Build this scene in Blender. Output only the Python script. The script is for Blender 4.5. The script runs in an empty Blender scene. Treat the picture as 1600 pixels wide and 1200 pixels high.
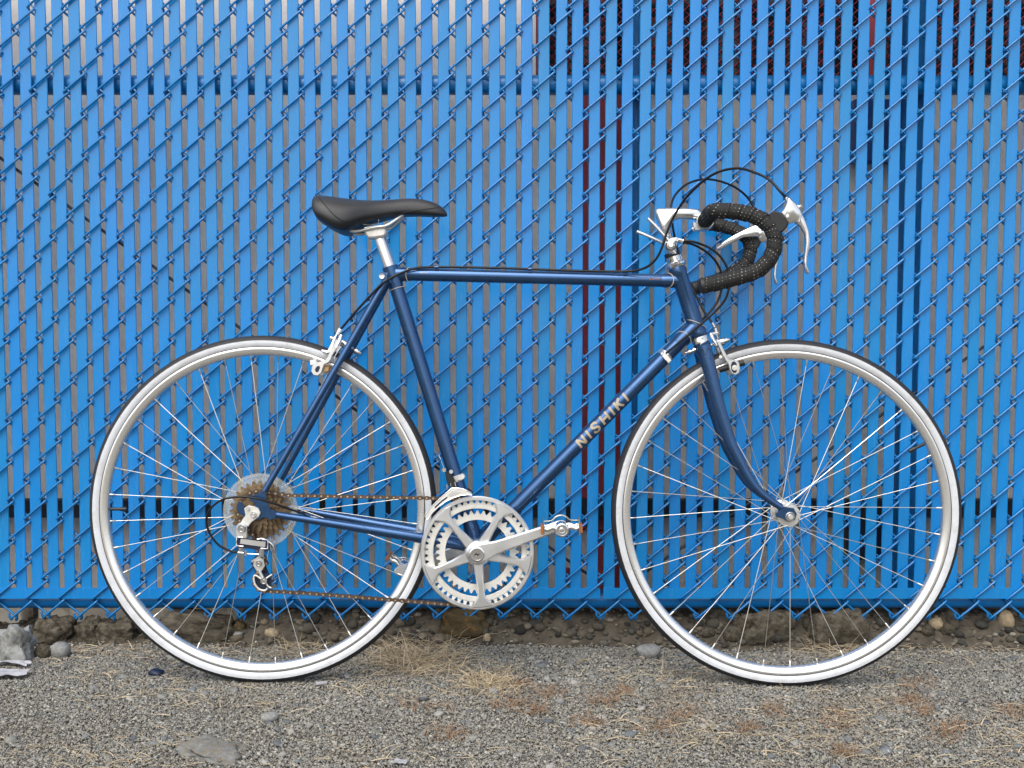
import bpy, math, random
import numpy as np
from mathutils import Vector, Matrix, noise
random.seed(7); np.random.seed(7)
rad = math.radians
SC = bpy.context.scene
COL = SC.collection

# ------------------------------------------------------------------ camera
FPX = 1734.0                      # focal length in photo pixels (1600 wide)
TILT = rad(3.37)
DC = 2.17                         # metres from camera to the line where the wheels stand
CH = DC * math.tan(TILT + math.atan(468 / FPX))
CAM = Vector((0, -DC, CH))
cd = bpy.data.cameras.new('camera'); cam = bpy.data.objects.new('camera', cd); COL.objects.link(cam)
cd.sensor_width = 36; cd.lens = FPX / 1600 * 36; cd.clip_start = 0.05; cd.clip_end = 500
cam.location = CAM; cam.rotation_euler = (rad(90) - TILT, 0, 0)
SC.camera = cam
FWD = Vector((0, math.cos(TILT), -math.sin(TILT))); UPV = Vector((0, math.sin(TILT), math.cos(TILT)))
def ray(px, py):
    return FWD + Vector(((px - 800) / FPX, 0, 0)) + UPV * ((600 - py) / FPX)

# ------------------------------------------------------------------ sky, sun, exposure
SUN_EL, SUN_AZ = rad(52), rad(-18)     # soft light from the front left, high
w = bpy.data.worlds.new('World'); SC.world = w; w.use_nodes = True
nt = w.node_tree; nt.nodes.clear()
o_ = nt.nodes.new('ShaderNodeOutputWorld'); b_ = nt.nodes.new('ShaderNodeBackground')
s_ = nt.nodes.new('ShaderNodeTexSky'); s_.sky_type = 'NISHITA'; s_.sun_disc = False
s_.sun_elevation = SUN_EL; s_.sun_rotation = rad(180) + SUN_AZ * -1
s_.air_density = 1.0; s_.dust_density = 3.0; s_.ozone_density = 0.6
h_ = nt.nodes.new('ShaderNodeHueSaturation'); h_.inputs['Saturation'].default_value = 0.5
nt.links.new(s_.outputs[0], h_.inputs['Color']); nt.links.new(h_.outputs[0], b_.inputs[0])
b_.inputs[1].default_value = 0.15
nt.links.new(b_.outputs[0], o_.inputs[0])
sl = bpy.data.lights.new('sun', 'SUN'); sun = bpy.data.objects.new('sun', sl); COL.objects.link(sun)
sl.energy = 1.1; sl.angle = rad(55); sl.color = (1.0, 0.96, 0.9)
sdir = Vector((math.sin(SUN_AZ) * math.cos(SUN_EL), -math.cos(SUN_AZ) * math.cos(SUN_EL), math.sin(SUN_EL)))
sun.rotation_euler = sdir.to_track_quat('Z', 'Y').to_euler()
SC.view_settings.view_transform = 'Standard'; SC.view_settings.look = 'None'
SC.view_settings.gamma = 1; SC.view_settings.use_curve_mapping = False
SC.view_settings.exposure = 0.62

# ------------------------------------------------------------------ helpers
def V3(*a): return Vector(a)
def plane_pt(px, py, Y):                      # where the sight line meets the upright plane Y
    d = ray(px, py); t = (Y - CAM.y) / d.y
    return CAM + d * t
def join(*parts):
    v, f = [], []
    for a, b in parts:
        n = len(v); v += list(a); f += [tuple(i + n for i in q) for q in b]
    return v, f
def crom(pts, k=6, closed=False):             # Catmull-Rom through the points
    P = [Vector(p) for p in pts]; out = []; n = len(P)
    for i in range(n if closed else n - 1):
        p0 = P[(i - 1) % n] if closed or i > 0 else P[0] * 2 - P[1]
        p1, p2 = P[i], P[(i + 1) % n]
        p3 = P[(i + 2) % n] if closed or i + 2 < n else P[-1] * 2 - P[-2]
        for j in range(k):
            t = j / k
            out.append(0.5 * ((2 * p1) + (p2 - p0) * t + (2 * p0 - 5 * p1 + 4 * p2 - p3) * t * t + (3 * p1 - p0 - 3 * p2 + p3) * t ** 3))
    if not closed: out.append(P[-1].copy())
    return out
def tube(pts, r, n=10, closed=False, cap=True, oval=None):
    P = [Vector(p) for p in pts]; m = len(P)
    R = r if isinstance(r, (list, tuple)) else [r] * m
    T = []
    for i in range(m):
        a = P[(i - 1) % m] if closed or i > 0 else P[i]; b = P[(i + 1) % m] if closed or i < m - 1 else P[i]
        T.append((b - a).normalized())
    ref = Vector((0, 1, 0)) if abs(T[0].y) < 0.9 else Vector((1, 0, 0))
    N = (ref - T[0] * ref.dot(T[0])).normalized(); v = []; f = []
    for i in range(m):
        N = (N - T[i] * N.dot(T[i])).normalized(); B = T[i].cross(N)
        ox, oy = oval[i] if oval else (1, 1)
        for j in range(n):
            a = 2 * math.pi * j / n
            v.append(P[i] + N * (math.cos(a) * R[i] * ox) + B * (math.sin(a) * R[i] * oy))
    for i in range(m if closed else m - 1):
        k = (i + 1) % m
        for j in range(n):
            q = (j + 1) % n
            f.append((i * n + j, i * n + q, k * n + q, k * n + j))
    if cap and not closed:
        f.append(tuple(range(n - 1, -1, -1))); f.append(tuple((m - 1) * n + j for j in range(n)))
    return v, f
def rod(a, b, r, n=12): return tube([a, b], r, n)
def lathe(prof, origin, axis, n=48, closed_prof=False):
    ax = Vector(axis).normalized(); ref = Vector((1, 0, 0)) if abs(ax.x) < 0.7 else Vector((0, 0, 1))
    U = (ref - ax * ref.dot(ax)).normalized(); W = ax.cross(U); o = Vector(origin); v = []; f = []; m = len(prof)
    for r, h in prof:
        for j in range(n):
            a = 2 * math.pi * j / n
            v.append(o + ax * h + (U * math.cos(a) + W * math.sin(a)) * max(r, 1e-5))
    for i in range(m if closed_prof else m - 1):
        k = (i + 1) % m
        for j in range(n):
            q = (j + 1) % n
            f.append((i * n + j, i * n + q, k * n + q, k * n + j))
    return v, f
def prism(poly, y0, y1, bev=0.0):             # x-z outline given depth along y, edges chamfered
    n = len(poly); v = []; f = []
    c = Vector((sum(p[0] for p in poly) / n, 0, sum(p[1] for p in poly) / n))
    area = sum(poly[i][0] * poly[(i + 1) % n][1] - poly[(i + 1) % n][0] * poly[i][1] for i in range(n))
    if area < 0: poly = poly[::-1]
    def inset(d):
        out = []
        for i in range(n):
            a, b, c_ = Vector(poly[i - 1]), Vector(poly[i]), Vector(poly[(i + 1) % n])
            e1 = (b - a); e2 = (c_ - b)
            e1 = e1.normalized() if e1.length > 1e-9 else Vector((1, 0)); e2 = e2.normalized() if e2.length > 1e-9 else e1
            n1 = Vector((-e1.y, e1.x)); n2 = Vector((-e2.y, e2.x)); s = n1 + n2
            s = s.normalized() if s.length > 1e-6 else n1
            out.append(b + s * d)
        return out
    rings = [(y0, inset(bev)), (y0 + bev, poly), (y1 - bev, poly), (y1, inset(bev))] if bev > 0 else [(y0, poly), (y1, poly)]
    for y, pl in rings:
        for p in pl: v.append(Vector((p[0], y, p[1])))
    for i in range(len(rings) - 1):
        for j in range(n):
            q = (j + 1) % n
            f.append((i * n + j, i * n + q, (i + 1) * n + q, (i + 1) * n + j))
    f.append(tuple(range(n - 1, -1, -1))); L = (len(rings) - 1) * n
    f.append(tuple(L + j for j in range(n)))
    return v, f
def ringplate(outer, inner, y0, y1):          # flat ring between two outlines of equal length, in x-z
    n = len(outer); v = []; f = []
    for y in (y0, y1):
        for p in outer: v.append(Vector((p[0], y, p[1])))
        for p in inner: v.append(Vector((p[0], y, p[1])))
    for j in range(n):
        q = (j + 1) % n
        f.append((j, q, n + q, n + j)); f.append((2 * n + q, 2 * n + j, 3 * n + j, 3 * n + q))
        f.append((q, j, 2 * n + j, 2 * n + q)); f.append((n + j, n + q, 3 * n + q, 3 * n + j))
    return v, f
def box(x0, x1, y0, y1, z0, z1, bev=0.0):
    return prism([(x0, z0), (x1, z0), (x1, z1), (x0, z1)], y0, y1, bev)
def orient(mesh):
    import bmesh
    bm = bmesh.new(); bm.from_mesh(mesh); bmesh.ops.recalc_face_normals(bm, faces=bm.faces); bm.to_mesh(mesh); bm.free()
def mesh_of(name, vf, mat, ang=40, fix=True):
    me = bpy.data.meshes.new(name); me.from_pydata([tuple(p) for p in vf[0]], [], vf[1]); me.update()
    if fix: orient(me)
    if ang:
        me.shade_smooth(); me.set_sharp_from_angle(angle=rad(ang))
    if mat: me.materials.append(mat)
    return me
def obj(name, vf, mat, parent=None, ang=40, M=None, label=None):
    o = bpy.data.objects.new(name, mesh_of(name, vf, mat, ang)); COL.objects.link(o)
    if parent: o.parent = parent
    if M is not None: o.matrix_local = M
    if label: o['label'] = label
    return o
def empty(name, loc=(0, 0, 0), parent=None):
    o = bpy.data.objects.new(name, None); COL.objects.link(o); o.location = loc; o.empty_display_size = 0.1
    if parent: o.parent = parent
    return o
def tag(o, label, cat, group=None):
    o['label'] = label; o['category'] = cat
    if group: o['group'] = group
    return o

# ------------------------------------------------------------------ materials
def mat(name, color, rough=0.5, metal=0.0, spec=0.5, coat=0.0, var=0.0, vscale=20, bump=0.0, bscale=80, dirt=None, dscale=6, dthr=(0.5, 0.7), isl=0.0):
    m = bpy.data.materials.new(name); m.use_nodes = True; t = m.node_tree; N = t.nodes; L = t.links
    p = N['Principled BSDF']; p.inputs['Roughness'].default_value = rough; p.inputs['Metallic'].default_value = metal
    p.inputs['Specular IOR Level'].default_value = spec; p.inputs['Coat Weight'].default_value = coat
    p.inputs['Coat Roughness'].default_value = 0.12
    c = N.new('ShaderNodeRGB'); c.outputs[0].default_value = (*color, 1); src = c.outputs[0]
    g = N.new('ShaderNodeTexCoord')
    if var > 0:
        nz = N.new('ShaderNodeTexNoise'); nz.inputs['Scale'].default_value = vscale; nz.inputs['Detail'].default_value = 5
        L.new(g.outputs['Object'], nz.inputs['Vector'])
        mr = N.new('ShaderNodeMapRange'); mr.inputs[1].default_value = 0.3; mr.inputs[2].default_value = 0.7
        mr.inputs[3].default_value = 1 - var; mr.inputs[4].default_value = 1 + var; L.new(nz.outputs[0], mr.inputs[0])
        hs = N.new('ShaderNodeHueSaturation'); L.new(src, hs.inputs['Color']); L.new(mr.outputs[0], hs.inputs['Value']); src = hs.outputs[0]
        rr = N.new('ShaderNodeMapRange'); rr.inputs[3].default_value = max(0, rough - 0.1); rr.inputs[4].default_value = min(1, rough + 0.12)
        L.new(nz.outputs[0], rr.inputs[0]); L.new(rr.outputs[0], p.inputs['Roughness'])
    if isl > 0:
        ge = N.new('ShaderNodeNewGeometry'); mr = N.new('ShaderNodeMapRange'); mr.inputs[3].default_value = 1 - isl; mr.inputs[4].default_value = 1 + isl
        L.new(ge.outputs['Random Per Island'], mr.inputs[0]); hs = N.new('ShaderNodeHueSaturation')
        L.new(src, hs.inputs['Color']); L.new(mr.outputs[0], hs.inputs['Value']); src = hs.outputs[0]
    if dirt:
        nz = N.new('ShaderNodeTexNoise'); nz.inputs['Scale'].default_value = dscale; nz.inputs['Detail'].default_value = 8; nz.inputs['Roughness'].default_value = 0.7
        L.new(g.outputs['Object'], nz.inputs['Vector'])
        mr = N.new('ShaderNodeMapRange'); mr.inputs[1].default_value = dthr[0]; mr.inputs[2].default_value = dthr[1]; L.new(nz.outputs[0], mr.inputs[0])
        mx = N.new('ShaderNodeMix'); mx.data_type = 'RGBA'; mx.inputs['B'].default_value = (*dirt, 1)
        L.new(mr.outputs[0], mx.inputs['Factor']); L.new(src, mx.inputs['A']); src = mx.outputs['Result']
    L.new(src, p.inputs['Base Color'])
    if bump > 0:
        nz = N.new('ShaderNodeTexNoise'); nz.inputs['Scale'].default_value = bscale; nz.inputs['Detail'].default_value = 6
        L.new(g.outputs['Object'], nz.inputs['Vector']); bp = N.new('ShaderNodeBump'); bp.inputs['Strength'].default_value = bump
        bp.inputs['Distance'].default_value = 0.002; L.new(nz.outputs[0], bp.inputs['Height']); L.new(bp.outputs[0], p.inputs['Normal'])
    return m
M_SLAT = mat('slat_blue', (0.0, 0.205, 0.55), 0.24, spec=0.68, var=0.07, vscale=5, bump=0.08, bscale=60)
M_WIRE = mat('wire_blue', (0.0, 0.15, 0.42), 0.34, spec=0.7, var=0.1, vscale=30, bump=0.15, bscale=200)
M_RAIL = mat('rail_blue', (0.003, 0.15, 0.42), 0.3, spec=0.5, var=0.15, vscale=12)
def weather(m, rnd=0.07, dust=(0.045, 0.22, 0.5), amt=0.25):
    t = m.node_tree; N = t.nodes; L = t.links; p = N['Principled BSDF']; src = p.inputs['Base Color'].links[0].from_socket
    oi = N.new('ShaderNodeObjectInfo'); mr = N.new('ShaderNodeMapRange'); mr.inputs[3].default_value = 1 - rnd; mr.inputs[4].default_value = 1 + rnd; L.new(oi.outputs['Random'], mr.inputs[0])
    h2 = N.new('ShaderNodeMapRange'); h2.inputs[3].default_value = 0.495; h2.inputs[4].default_value = 0.504; L.new(oi.outputs['Random'], h2.inputs[0])
    hs = N.new('ShaderNodeHueSaturation'); L.new(src, hs.inputs['Color']); L.new(mr.outputs[0], hs.inputs['Value']); L.new(h2.outputs[0], hs.inputs['Hue'])
    g = N.new('ShaderNodeTexCoord'); mp = N.new('ShaderNodeMapping'); mp.inputs['Scale'].default_value = (1.0, 1.0, 0.12); L.new(g.outputs['Object'], mp.inputs['Vector'])
    ad = N.new('ShaderNodeVectorMath'); ad.operation = 'ADD'; cx = N.new('ShaderNodeCombineXYZ'); ml = N.new('ShaderNodeMath'); ml.operation = 'MULTIPLY'; ml.inputs[1].default_value = 50; L.new(oi.outputs['Random'], ml.inputs[0])
    for k in range(3): L.new(ml.outputs[0], cx.inputs[k])
    L.new(mp.outputs[0], ad.inputs[0]); L.new(cx.outputs[0], ad.inputs[1])
    nz = N.new('ShaderNodeTexNoise'); nz.inputs['Scale'].default_value = 60; nz.inputs['Detail'].default_value = 8; nz.inputs['Roughness'].default_value = 0.75; L.new(ad.outputs[0], nz.inputs['Vector'])
    m3 = N.new('ShaderNodeMapRange'); m3.inputs[1].default_value = 0.45; m3.inputs[2].default_value = 0.75; m3.inputs[4].default_value = amt; L.new(nz.outputs[0], m3.inputs[0])
    mx = N.new('ShaderNodeMix'); mx.data_type = 'RGBA'; mx.inputs['B'].default_value = (*dust, 1); L.new(m3.outputs[0], mx.inputs['Factor']); L.new(hs.outputs[0], mx.inputs['A'])
    n2 = N.new('ShaderNodeTexNoise'); n2.inputs['Scale'].default_value = 130; n2.inputs['Detail'].default_value = 3; a2 = N.new('ShaderNodeVectorMath'); a2.operation = 'ADD'; L.new(g.outputs['Object'], a2.inputs[0]); L.new(cx.outputs[0], a2.inputs[1]); L.new(a2.outputs[0], n2.inputs['Vector'])
    m4 = N.new('ShaderNodeMapRange'); m4.inputs[1].default_value = 0.74; m4.inputs[2].default_value = 0.77; m4.inputs[4].default_value = 0.7; L.new(n2.outputs[0], m4.inputs[0])
    m5 = N.new('ShaderNodeMix'); m5.data_type = 'RGBA'; m5.inputs['B'].default_value = (0.01, 0.04, 0.12, 1); L.new(m4.outputs[0], m5.inputs['Factor']); L.new(mx.outputs['Result'], m5.inputs['A'])
    L.new(m5.outputs['Result'], p.inputs['Base Color'])
    rg = N.new('ShaderNodeMapRange'); rg.inputs[3].default_value = 0.15; rg.inputs[4].default_value = 0.36; L.new(nz.outputs[0], rg.inputs[0]); L.new(rg.outputs[0], p.inputs['Roughness'])
weather(M_SLAT); weather(M_WIRE, 0.08, (0.03, 0.16, 0.34), 0.3)
M_ROD = mat('rod_dark', (0.03, 0.035, 0.05), 0.5, metal=0.4)
M_STUCCO = mat('stucco_grey', (0.75, 0.695, 0.63), 0.9, spec=0.1, var=0.1, vscale=9, bump=0.6, bscale=120, dirt=(0.06, 0.055, 0.05), dscale=42, dthr=(0.68, 0.70))
M_FOOT = mat('footing_beige', (0.80, 0.71, 0.57), 0.9, spec=0.1, var=0.1, vscale=9, bump=0.5, bscale=90, dirt=(0.16, 0.12, 0.08), dscale=14, dthr=(0.56, 0.72))
M_MAROON = mat('maroon_paint', (0.30, 0.04, 0.048), 0.6, var=0.1)
M_REDMESH = mat('red_mesh', (0.24, 0.02, 0.03), 0.6)
M_DARKBAR = mat('dark_wall_bar', (0.018, 0.018, 0.022), 0.7, var=0.2)
M_GLASS = mat('dark_pane', (0.006, 0.006, 0.009), 0.12)
M_TRIM = mat('white_trim', (0.7, 0.68, 0.64), 0.6)
M_BOXBLUE = mat('box_blue', (0.008, 0.06, 0.24), 0.45, var=0.2)
M_BOXNAVY = mat('box_navy', (0.004, 0.012, 0.04), 0.5, var=0.2)
M_FRAME = mat('frame_blue', (0.031, 0.09, 0.215), 0.27, metal=0.78, spec=0.5, coat=0.5, var=0.06, vscale=40, dirt=(0.01, 0.015, 0.03), dscale=70, dthr=(0.66, 0.68))
M_LINE = mat('cream_line', (0.62, 0.52, 0.38), 0.5)
M_GOLD = mat('decal_gold', (0.42, 0.345, 0.24), 0.55, metal=0.1, var=0.12, vscale=120)
M_RUSTY = mat('decal_copper', (0.32, 0.13, 0.05), 0.5, var=0.3, vscale=300)
M_BRIGHT = mat('aluminium_bright', (0.74, 0.745, 0.745), 0.3, metal=0.92, spec=0.6, var=0.03, vscale=25)
M_ALU = mat('aluminium', (0.80, 0.80, 0.80), 0.25, metal=0.95, spec=0.6)
M_ALUDULL = mat('aluminium_dull', (0.68, 0.675, 0.65), 0.38, metal=0.8, var=0.05, vscale=50)
M_RIM = mat('rim_polished', (0.86, 0.855, 0.84), 0.23, metal=0.82)
M_CHROME = mat('chrome', (0.80, 0.80, 0.80), 0.14, metal=0.97)
M_DARKSTEEL = mat('dark_steel', (0.3, 0.31, 0.3), 0.35, metal=0.95)
M_CREAM = mat('cream_metal', (0.71, 0.695, 0.645), 0.42, metal=0.45, var=0.08, vscale=60, dirt=(0.2, 0.13, 0.06), dscale=90, dthr=(0.62, 0.75))
M_STEEL = mat('spoke_steel', (0.68, 0.655, 0.6), 0.3, metal=0.95)
M_TYRE = mat('tyre_black', (0.016, 0.016, 0.02), 0.6, var=0.2, vscale=90, bump=0.3, bscale=350)
M_WHITE = mat('whitewall', (0.60, 0.62, 0.645), 0.55, var=0.04, vscale=40, dirt=(0.40, 0.385, 0.35), dscale=38, dthr=(0.5, 0.85))
M_BLACK = mat('black_plastic', (0.012, 0.012, 0.013), 0.4, spec=0.5)
M_CABLE = mat('cable_black', (0.005, 0.005, 0.006), 0.3, spec=0.35)
M_LEATHER = mat('saddle_vinyl', (0.018, 0.019, 0.021), 0.42, spec=0.5, bump=0.25, bscale=700, var=0.1, vscale=30)
M_HOOD = mat('rubber_hood', (0.012, 0.012, 0.012), 0.55)
M_CHAIN = mat('chain_rusty', (0.12, 0.085, 0.06), 0.5, metal=0.75, var=0.35, vscale=150)
M_PIN = mat('chain_pin', (0.62, 0.5, 0.38), 0.35, metal=0.9)
M_COG = mat('cog_rust', (0.2, 0.14, 0.08), 0.55, metal=0.55, var=0.45, vscale=90)
M_ORANGE = mat('reflector_orange', (0.34, 0.11, 0.02), 0.35, var=0.1)
M_PADW = mat('pad_pale', (0.72, 0.73, 0.74), 0.5)
M_PADB = mat('pad_brown', (0.45, 0.28, 0.12), 0.6)
def mat_clear():
    m = bpy.data.materials.new('protector_plastic'); m.use_nodes = True; N = m.node_tree.nodes; L = m.node_tree.links
    p = N['Principled BSDF']; p.inputs['Base Color'].default_value = (0.62, 0.6, 0.5, 1); p.inputs['Roughness'].default_value = 0.4
    tr = N.new('ShaderNodeBsdfTransparent'); mx = N.new('ShaderNodeMixShader'); nz = N.new('ShaderNodeTexNoise'); nz.inputs['Scale'].default_value = 22; nz.inputs['Detail'].default_value = 1
    g = N.new('ShaderNodeTexCoord'); L.new(g.outputs['Object'], nz.inputs['Vector'])
    mr = N.new('ShaderNodeMapRange'); mr.inputs[3].default_value = 0.2; mr.inputs[4].default_value = 0.4; L.new(nz.outputs[0], mr.inputs[0])
    L.new(mr.outputs[0], mx.inputs[0]); L.new(tr.outputs[0], mx.inputs[1]); L.new(p.outputs[0], mx.inputs[2]); L.new(mx.outputs[0], N['Material Output'].inputs[0])
    return m
M_CLEAR = mat_clear()
def mat_tape():
    m = bpy.data.materials.new('bar_tape'); m.use_nodes = True; N = m.node_tree.nodes; L = m.node_tree.links
    p = N['Principled BSDF']; p.inputs['Roughness'].default_value = 0.75
    uv = N.new('ShaderNodeUVMap'); sp = N.new('ShaderNodeSeparateXYZ'); L.new(uv.outputs[0], sp.inputs[0])
    def frac(sock, k, off=None):
        a = N.new('ShaderNodeMath'); a.operation = 'MULTIPLY'; a.inputs[1].default_value = k; L.new(sock, a.inputs[0]); s = a.outputs[0]
        if off: b = N.new('ShaderNodeMath'); b.operation = 'ADD'; L.new(s, b.inputs[0]); L.new(off, b.inputs[1]); s = b.outputs[0]
        c = N.new('ShaderNodeMath'); c.operation = 'FRACT'; L.new(s, c.inputs[0])
        d = N.new('ShaderNodeMath'); d.operation = 'SUBTRACT'; d.inputs[1].default_value = 0.5; L.new(c.outputs[0], d.inputs[0]); return d.outputs[0]
    fu = frac(sp.outputs[0], 1 / 0.0072); fv = frac(sp.outputs[1], 1 / 0.0058)
    cb = N.new('ShaderNodeCombineXYZ'); L.new(fu, cb.inputs[0]); L.new(fv, cb.inputs[1])
    ln = N.new('ShaderNodeVectorMath'); ln.operation = 'LENGTH'; L.new(cb.outputs[0], ln.inputs[0])
    nz = N.new('ShaderNodeTexNoise'); nz.inputs['Scale'].default_value = 70; L.new(uv.outputs[0], nz.inputs['Vector'])
    th = N.new('ShaderNodeMapRange'); th.inputs[1].default_value = 0.35; th.inputs[2].default_value = 0.65; th.inputs[3].default_value = 0.0; th.inputs[4].default_value = 0.125; L.new(nz.outputs[0], th.inputs[0])
    lt = N.new('ShaderNodeMath'); lt.operation = 'LESS_THAN'; L.new(ln.outputs['Value'], lt.inputs[0]); L.new(th.outputs[0], lt.inputs[1])
    mx = N.new('ShaderNodeMix'); mx.data_type = 'RGBA'; mx.inputs['A'].default_value = (0.008, 0.008, 0.008, 1); mx.inputs['B'].default_value = (0.55, 0.53, 0.48, 1)
    L.new(lt.outputs[0], mx.inputs['Factor']); L.new(mx.outputs['Result'], p.inputs['Base Color'])
    return m
M_TAPE = mat_tape()
def mat_stones(name, ramp, rough=0.85, objrand=False, bump=0.4, bscale=150):
    m = bpy.data.materials.new(name); m.use_nodes = True; N = m.node_tree.nodes; L = m.node_tree.links
    p = N['Principled BSDF']; p.inputs['Roughness'].default_value = rough; p.inputs['Specular IOR Level'].default_value = 0.2
    cr = N.new('ShaderNodeValToRGB'); cr.color_ramp.interpolation = 'LINEAR'
    el = cr.color_ramp.elements
    while len(el) < len(ramp): el.new(0.5)
    for e, (pos, c) in zip(el, ramp): e.position = pos; e.color = (*c, 1)
    if objrand:
        oi = N.new('ShaderNodeObjectInfo'); src = oi.outputs['Random']
    else:
        ge = N.new('ShaderNodeNewGeometry'); src = ge.outputs['Random Per Island']
    L.new(src, cr.inputs[0]); g = N.new('ShaderNodeTexCoord'); nz = N.new('ShaderNodeTexNoise'); nz.inputs['Scale'].default_value = bscale; nz.inputs['Detail'].default_value = 6
    L.new(g.outputs['Object'], nz.inputs['Vector']); mr = N.new('ShaderNodeMapRange'); mr.inputs[3].default_value = 0.65; mr.inputs[4].default_value = 1.35; L.new(nz.outputs[0], mr.inputs[0])
    hs = N.new('ShaderNodeHueSaturation'); L.new(cr.outputs[0], hs.inputs['Color']); L.new(mr.outputs[0], hs.inputs['Value']); col = hs.outputs[0]
    if not objrand:
        n2 = N.new('ShaderNodeTexNoise'); n2.inputs['Scale'].default_value = 4.5; n2.inputs['Detail'].default_value = 7; n2.inputs['Roughness'].default_value = 0.7; L.new(g.outputs['Object'], n2.inputs['Vector'])
        m2 = N.new('ShaderNodeMapRange'); m2.inputs[1].default_value = 0.5; m2.inputs[2].default_value = 0.72; m2.inputs[4].default_value = 0.55; L.new(n2.outputs[0], m2.inputs[0])
        x2 = N.new('ShaderNodeMix'); x2.data_type = 'RGBA'; x2.inputs['B'].default_value = (0.2, 0.155, 0.105, 1); L.new(m2.outputs[0], x2.inputs['Factor']); L.new(col, x2.inputs['A']); col = x2.outputs['Result']
    L.new(col, p.inputs['Base Color'])
    bp = N.new('ShaderNodeBump'); bp.inputs['Strength'].default_value = bump; bp.inputs['Distance'].default_value = 0.004; L.new(nz.outputs[0], bp.inputs['Height']); L.new(bp.outputs[0], p.inputs['Normal'])
    return m
GR = [(0.0, (0.105, 0.102, 0.094)), (0.2, (0.185, 0.18, 0.165)), (0.42, (0.25, 0.24, 0.208)), (0.62, (0.30, 0.278, 0.228)), (0.78, (0.24, 0.25, 0.243)), (0.92, (0.35, 0.33, 0.275)), (1.0, (0.48, 0.455, 0.39))]
M_GRAVEL = mat_stones('gravel', GR)
M_COBBLE = mat_stones('cobble', [(0, (0.04, 0.04, 0.036)), (0.35, (0.075, 0.073, 0.062)), (0.65, (0.11, 0.10, 0.08)), (0.85, (0.15, 0.12, 0.08)), (1, (0.2, 0.19, 0.165))], objrand=True, bscale=60, bump=0.7)
M_DRY = mat('dry_grass', (0.40, 0.325, 0.215), 0.8, spec=0.1, isl=0.45)
M_DRYRED = mat('dry_weed_rust', (0.25, 0.17, 0.11), 0.85, spec=0.1, isl=0.4)

# ------------------------------------------------------------------ bicycle frame of reference
LEAN = rad(2.9)
RB = Matrix.Rotation(-LEAN, 4, 'X'); RBI = RB.inverted()
def P(px, py, yl=0.0, M=None):                 # photo point -> bicycle coordinates, on the plane at sideways distance yl
    o = RBI @ CAM; d = RBI.to_3x3() @ ray(px, py)
    if M is not None:
        Mi = M.inverted(); o = Mi @ o; d = Mi.to_3x3() @ d
    t = (yl - o.y) / d.y
    return o + d * t
def XZ(v): return (v.x, v.z)
def poly(pts, yl, M=None): return [XZ(P(x, y, yl, M)) for x, y in pts]
H0, H1 = P(1092.5, 526), P(1057.5, 418)        # head tube bottom, top
HAX = (H1 - H0).normalized()
def steer(a): return Matrix.Translation(H0) @ Matrix.Rotation(rad(a), 4, HAX) @ Matrix.Translation(-H0)
MF = steer(-2.5)                               # fork and front wheel
MB = steer(-6.0)                               # stem and handlebar
KW = 1.007
RW = 0.3425 * KW
HUBR = P(411.5, 795.5); HUBF = P(1226.5, 801.5, 0, MF)
HFW = MF @ HUBF
zr = (RB @ Vector((HUBR.x, 0, HUBR.z - RW))).z; zf = (RB @ Vector((HFW.x, 0, HFW.z - RW))).z
GB = (zf - zr) / (HFW.x - HUBR.x); GA = zr - GB * HUBR.x + 0.000
def gz(x, y):
    n = noise.noise(Vector((x * 1.7, y * 1.7, 3.1))) * 0.007 + noise.noise(Vector((x * 6, y * 6, 9.0))) * 0.004
    k = min(1, abs(y) / 0.12)
    rise = 0.0
    front = -0.010 * max(0, min(1, (-y - 0.1) / 0.4))
    far = max(0, min(1, (abs(x) - 2) / 4))
    return (GA + GB * max(-2, min(2, x))) + n * k * (1 - far) + rise + front
def G(px, py):                                  # photo point -> ground
    d = ray(px, py); z = GA
    for _ in range(4):
        t = (z - CAM.z) / d.z; p = CAM + d * t; z = gz(p.x, p.y)
    return Vector((p.x, p.y, z))

XB = plane_pt(390, 960, 0.4).x
def bankz(x, y):
    t = min(1, max(0, (y - 0.245) / 0.10)); low = min(1, max(0, (XB + 0.04 - x) / 0.08))
    hgt = (0.058 * (1 - low) + 0.006 * low) * t * t * (3 - 2 * t)
    nz_ = noise.noise(Vector((x * 14, y * 14, 1))) * 0.010 + noise.noise(Vector((x * 45, y * 45, 5))) * 0.006 + noise.noise(Vector((x * 110, y * 110, 7))) * 0.003
    return GA + GB * x - 0.014 + min(1, t * 3 + 0.2) * 0.013 + hgt + nz_

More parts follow.
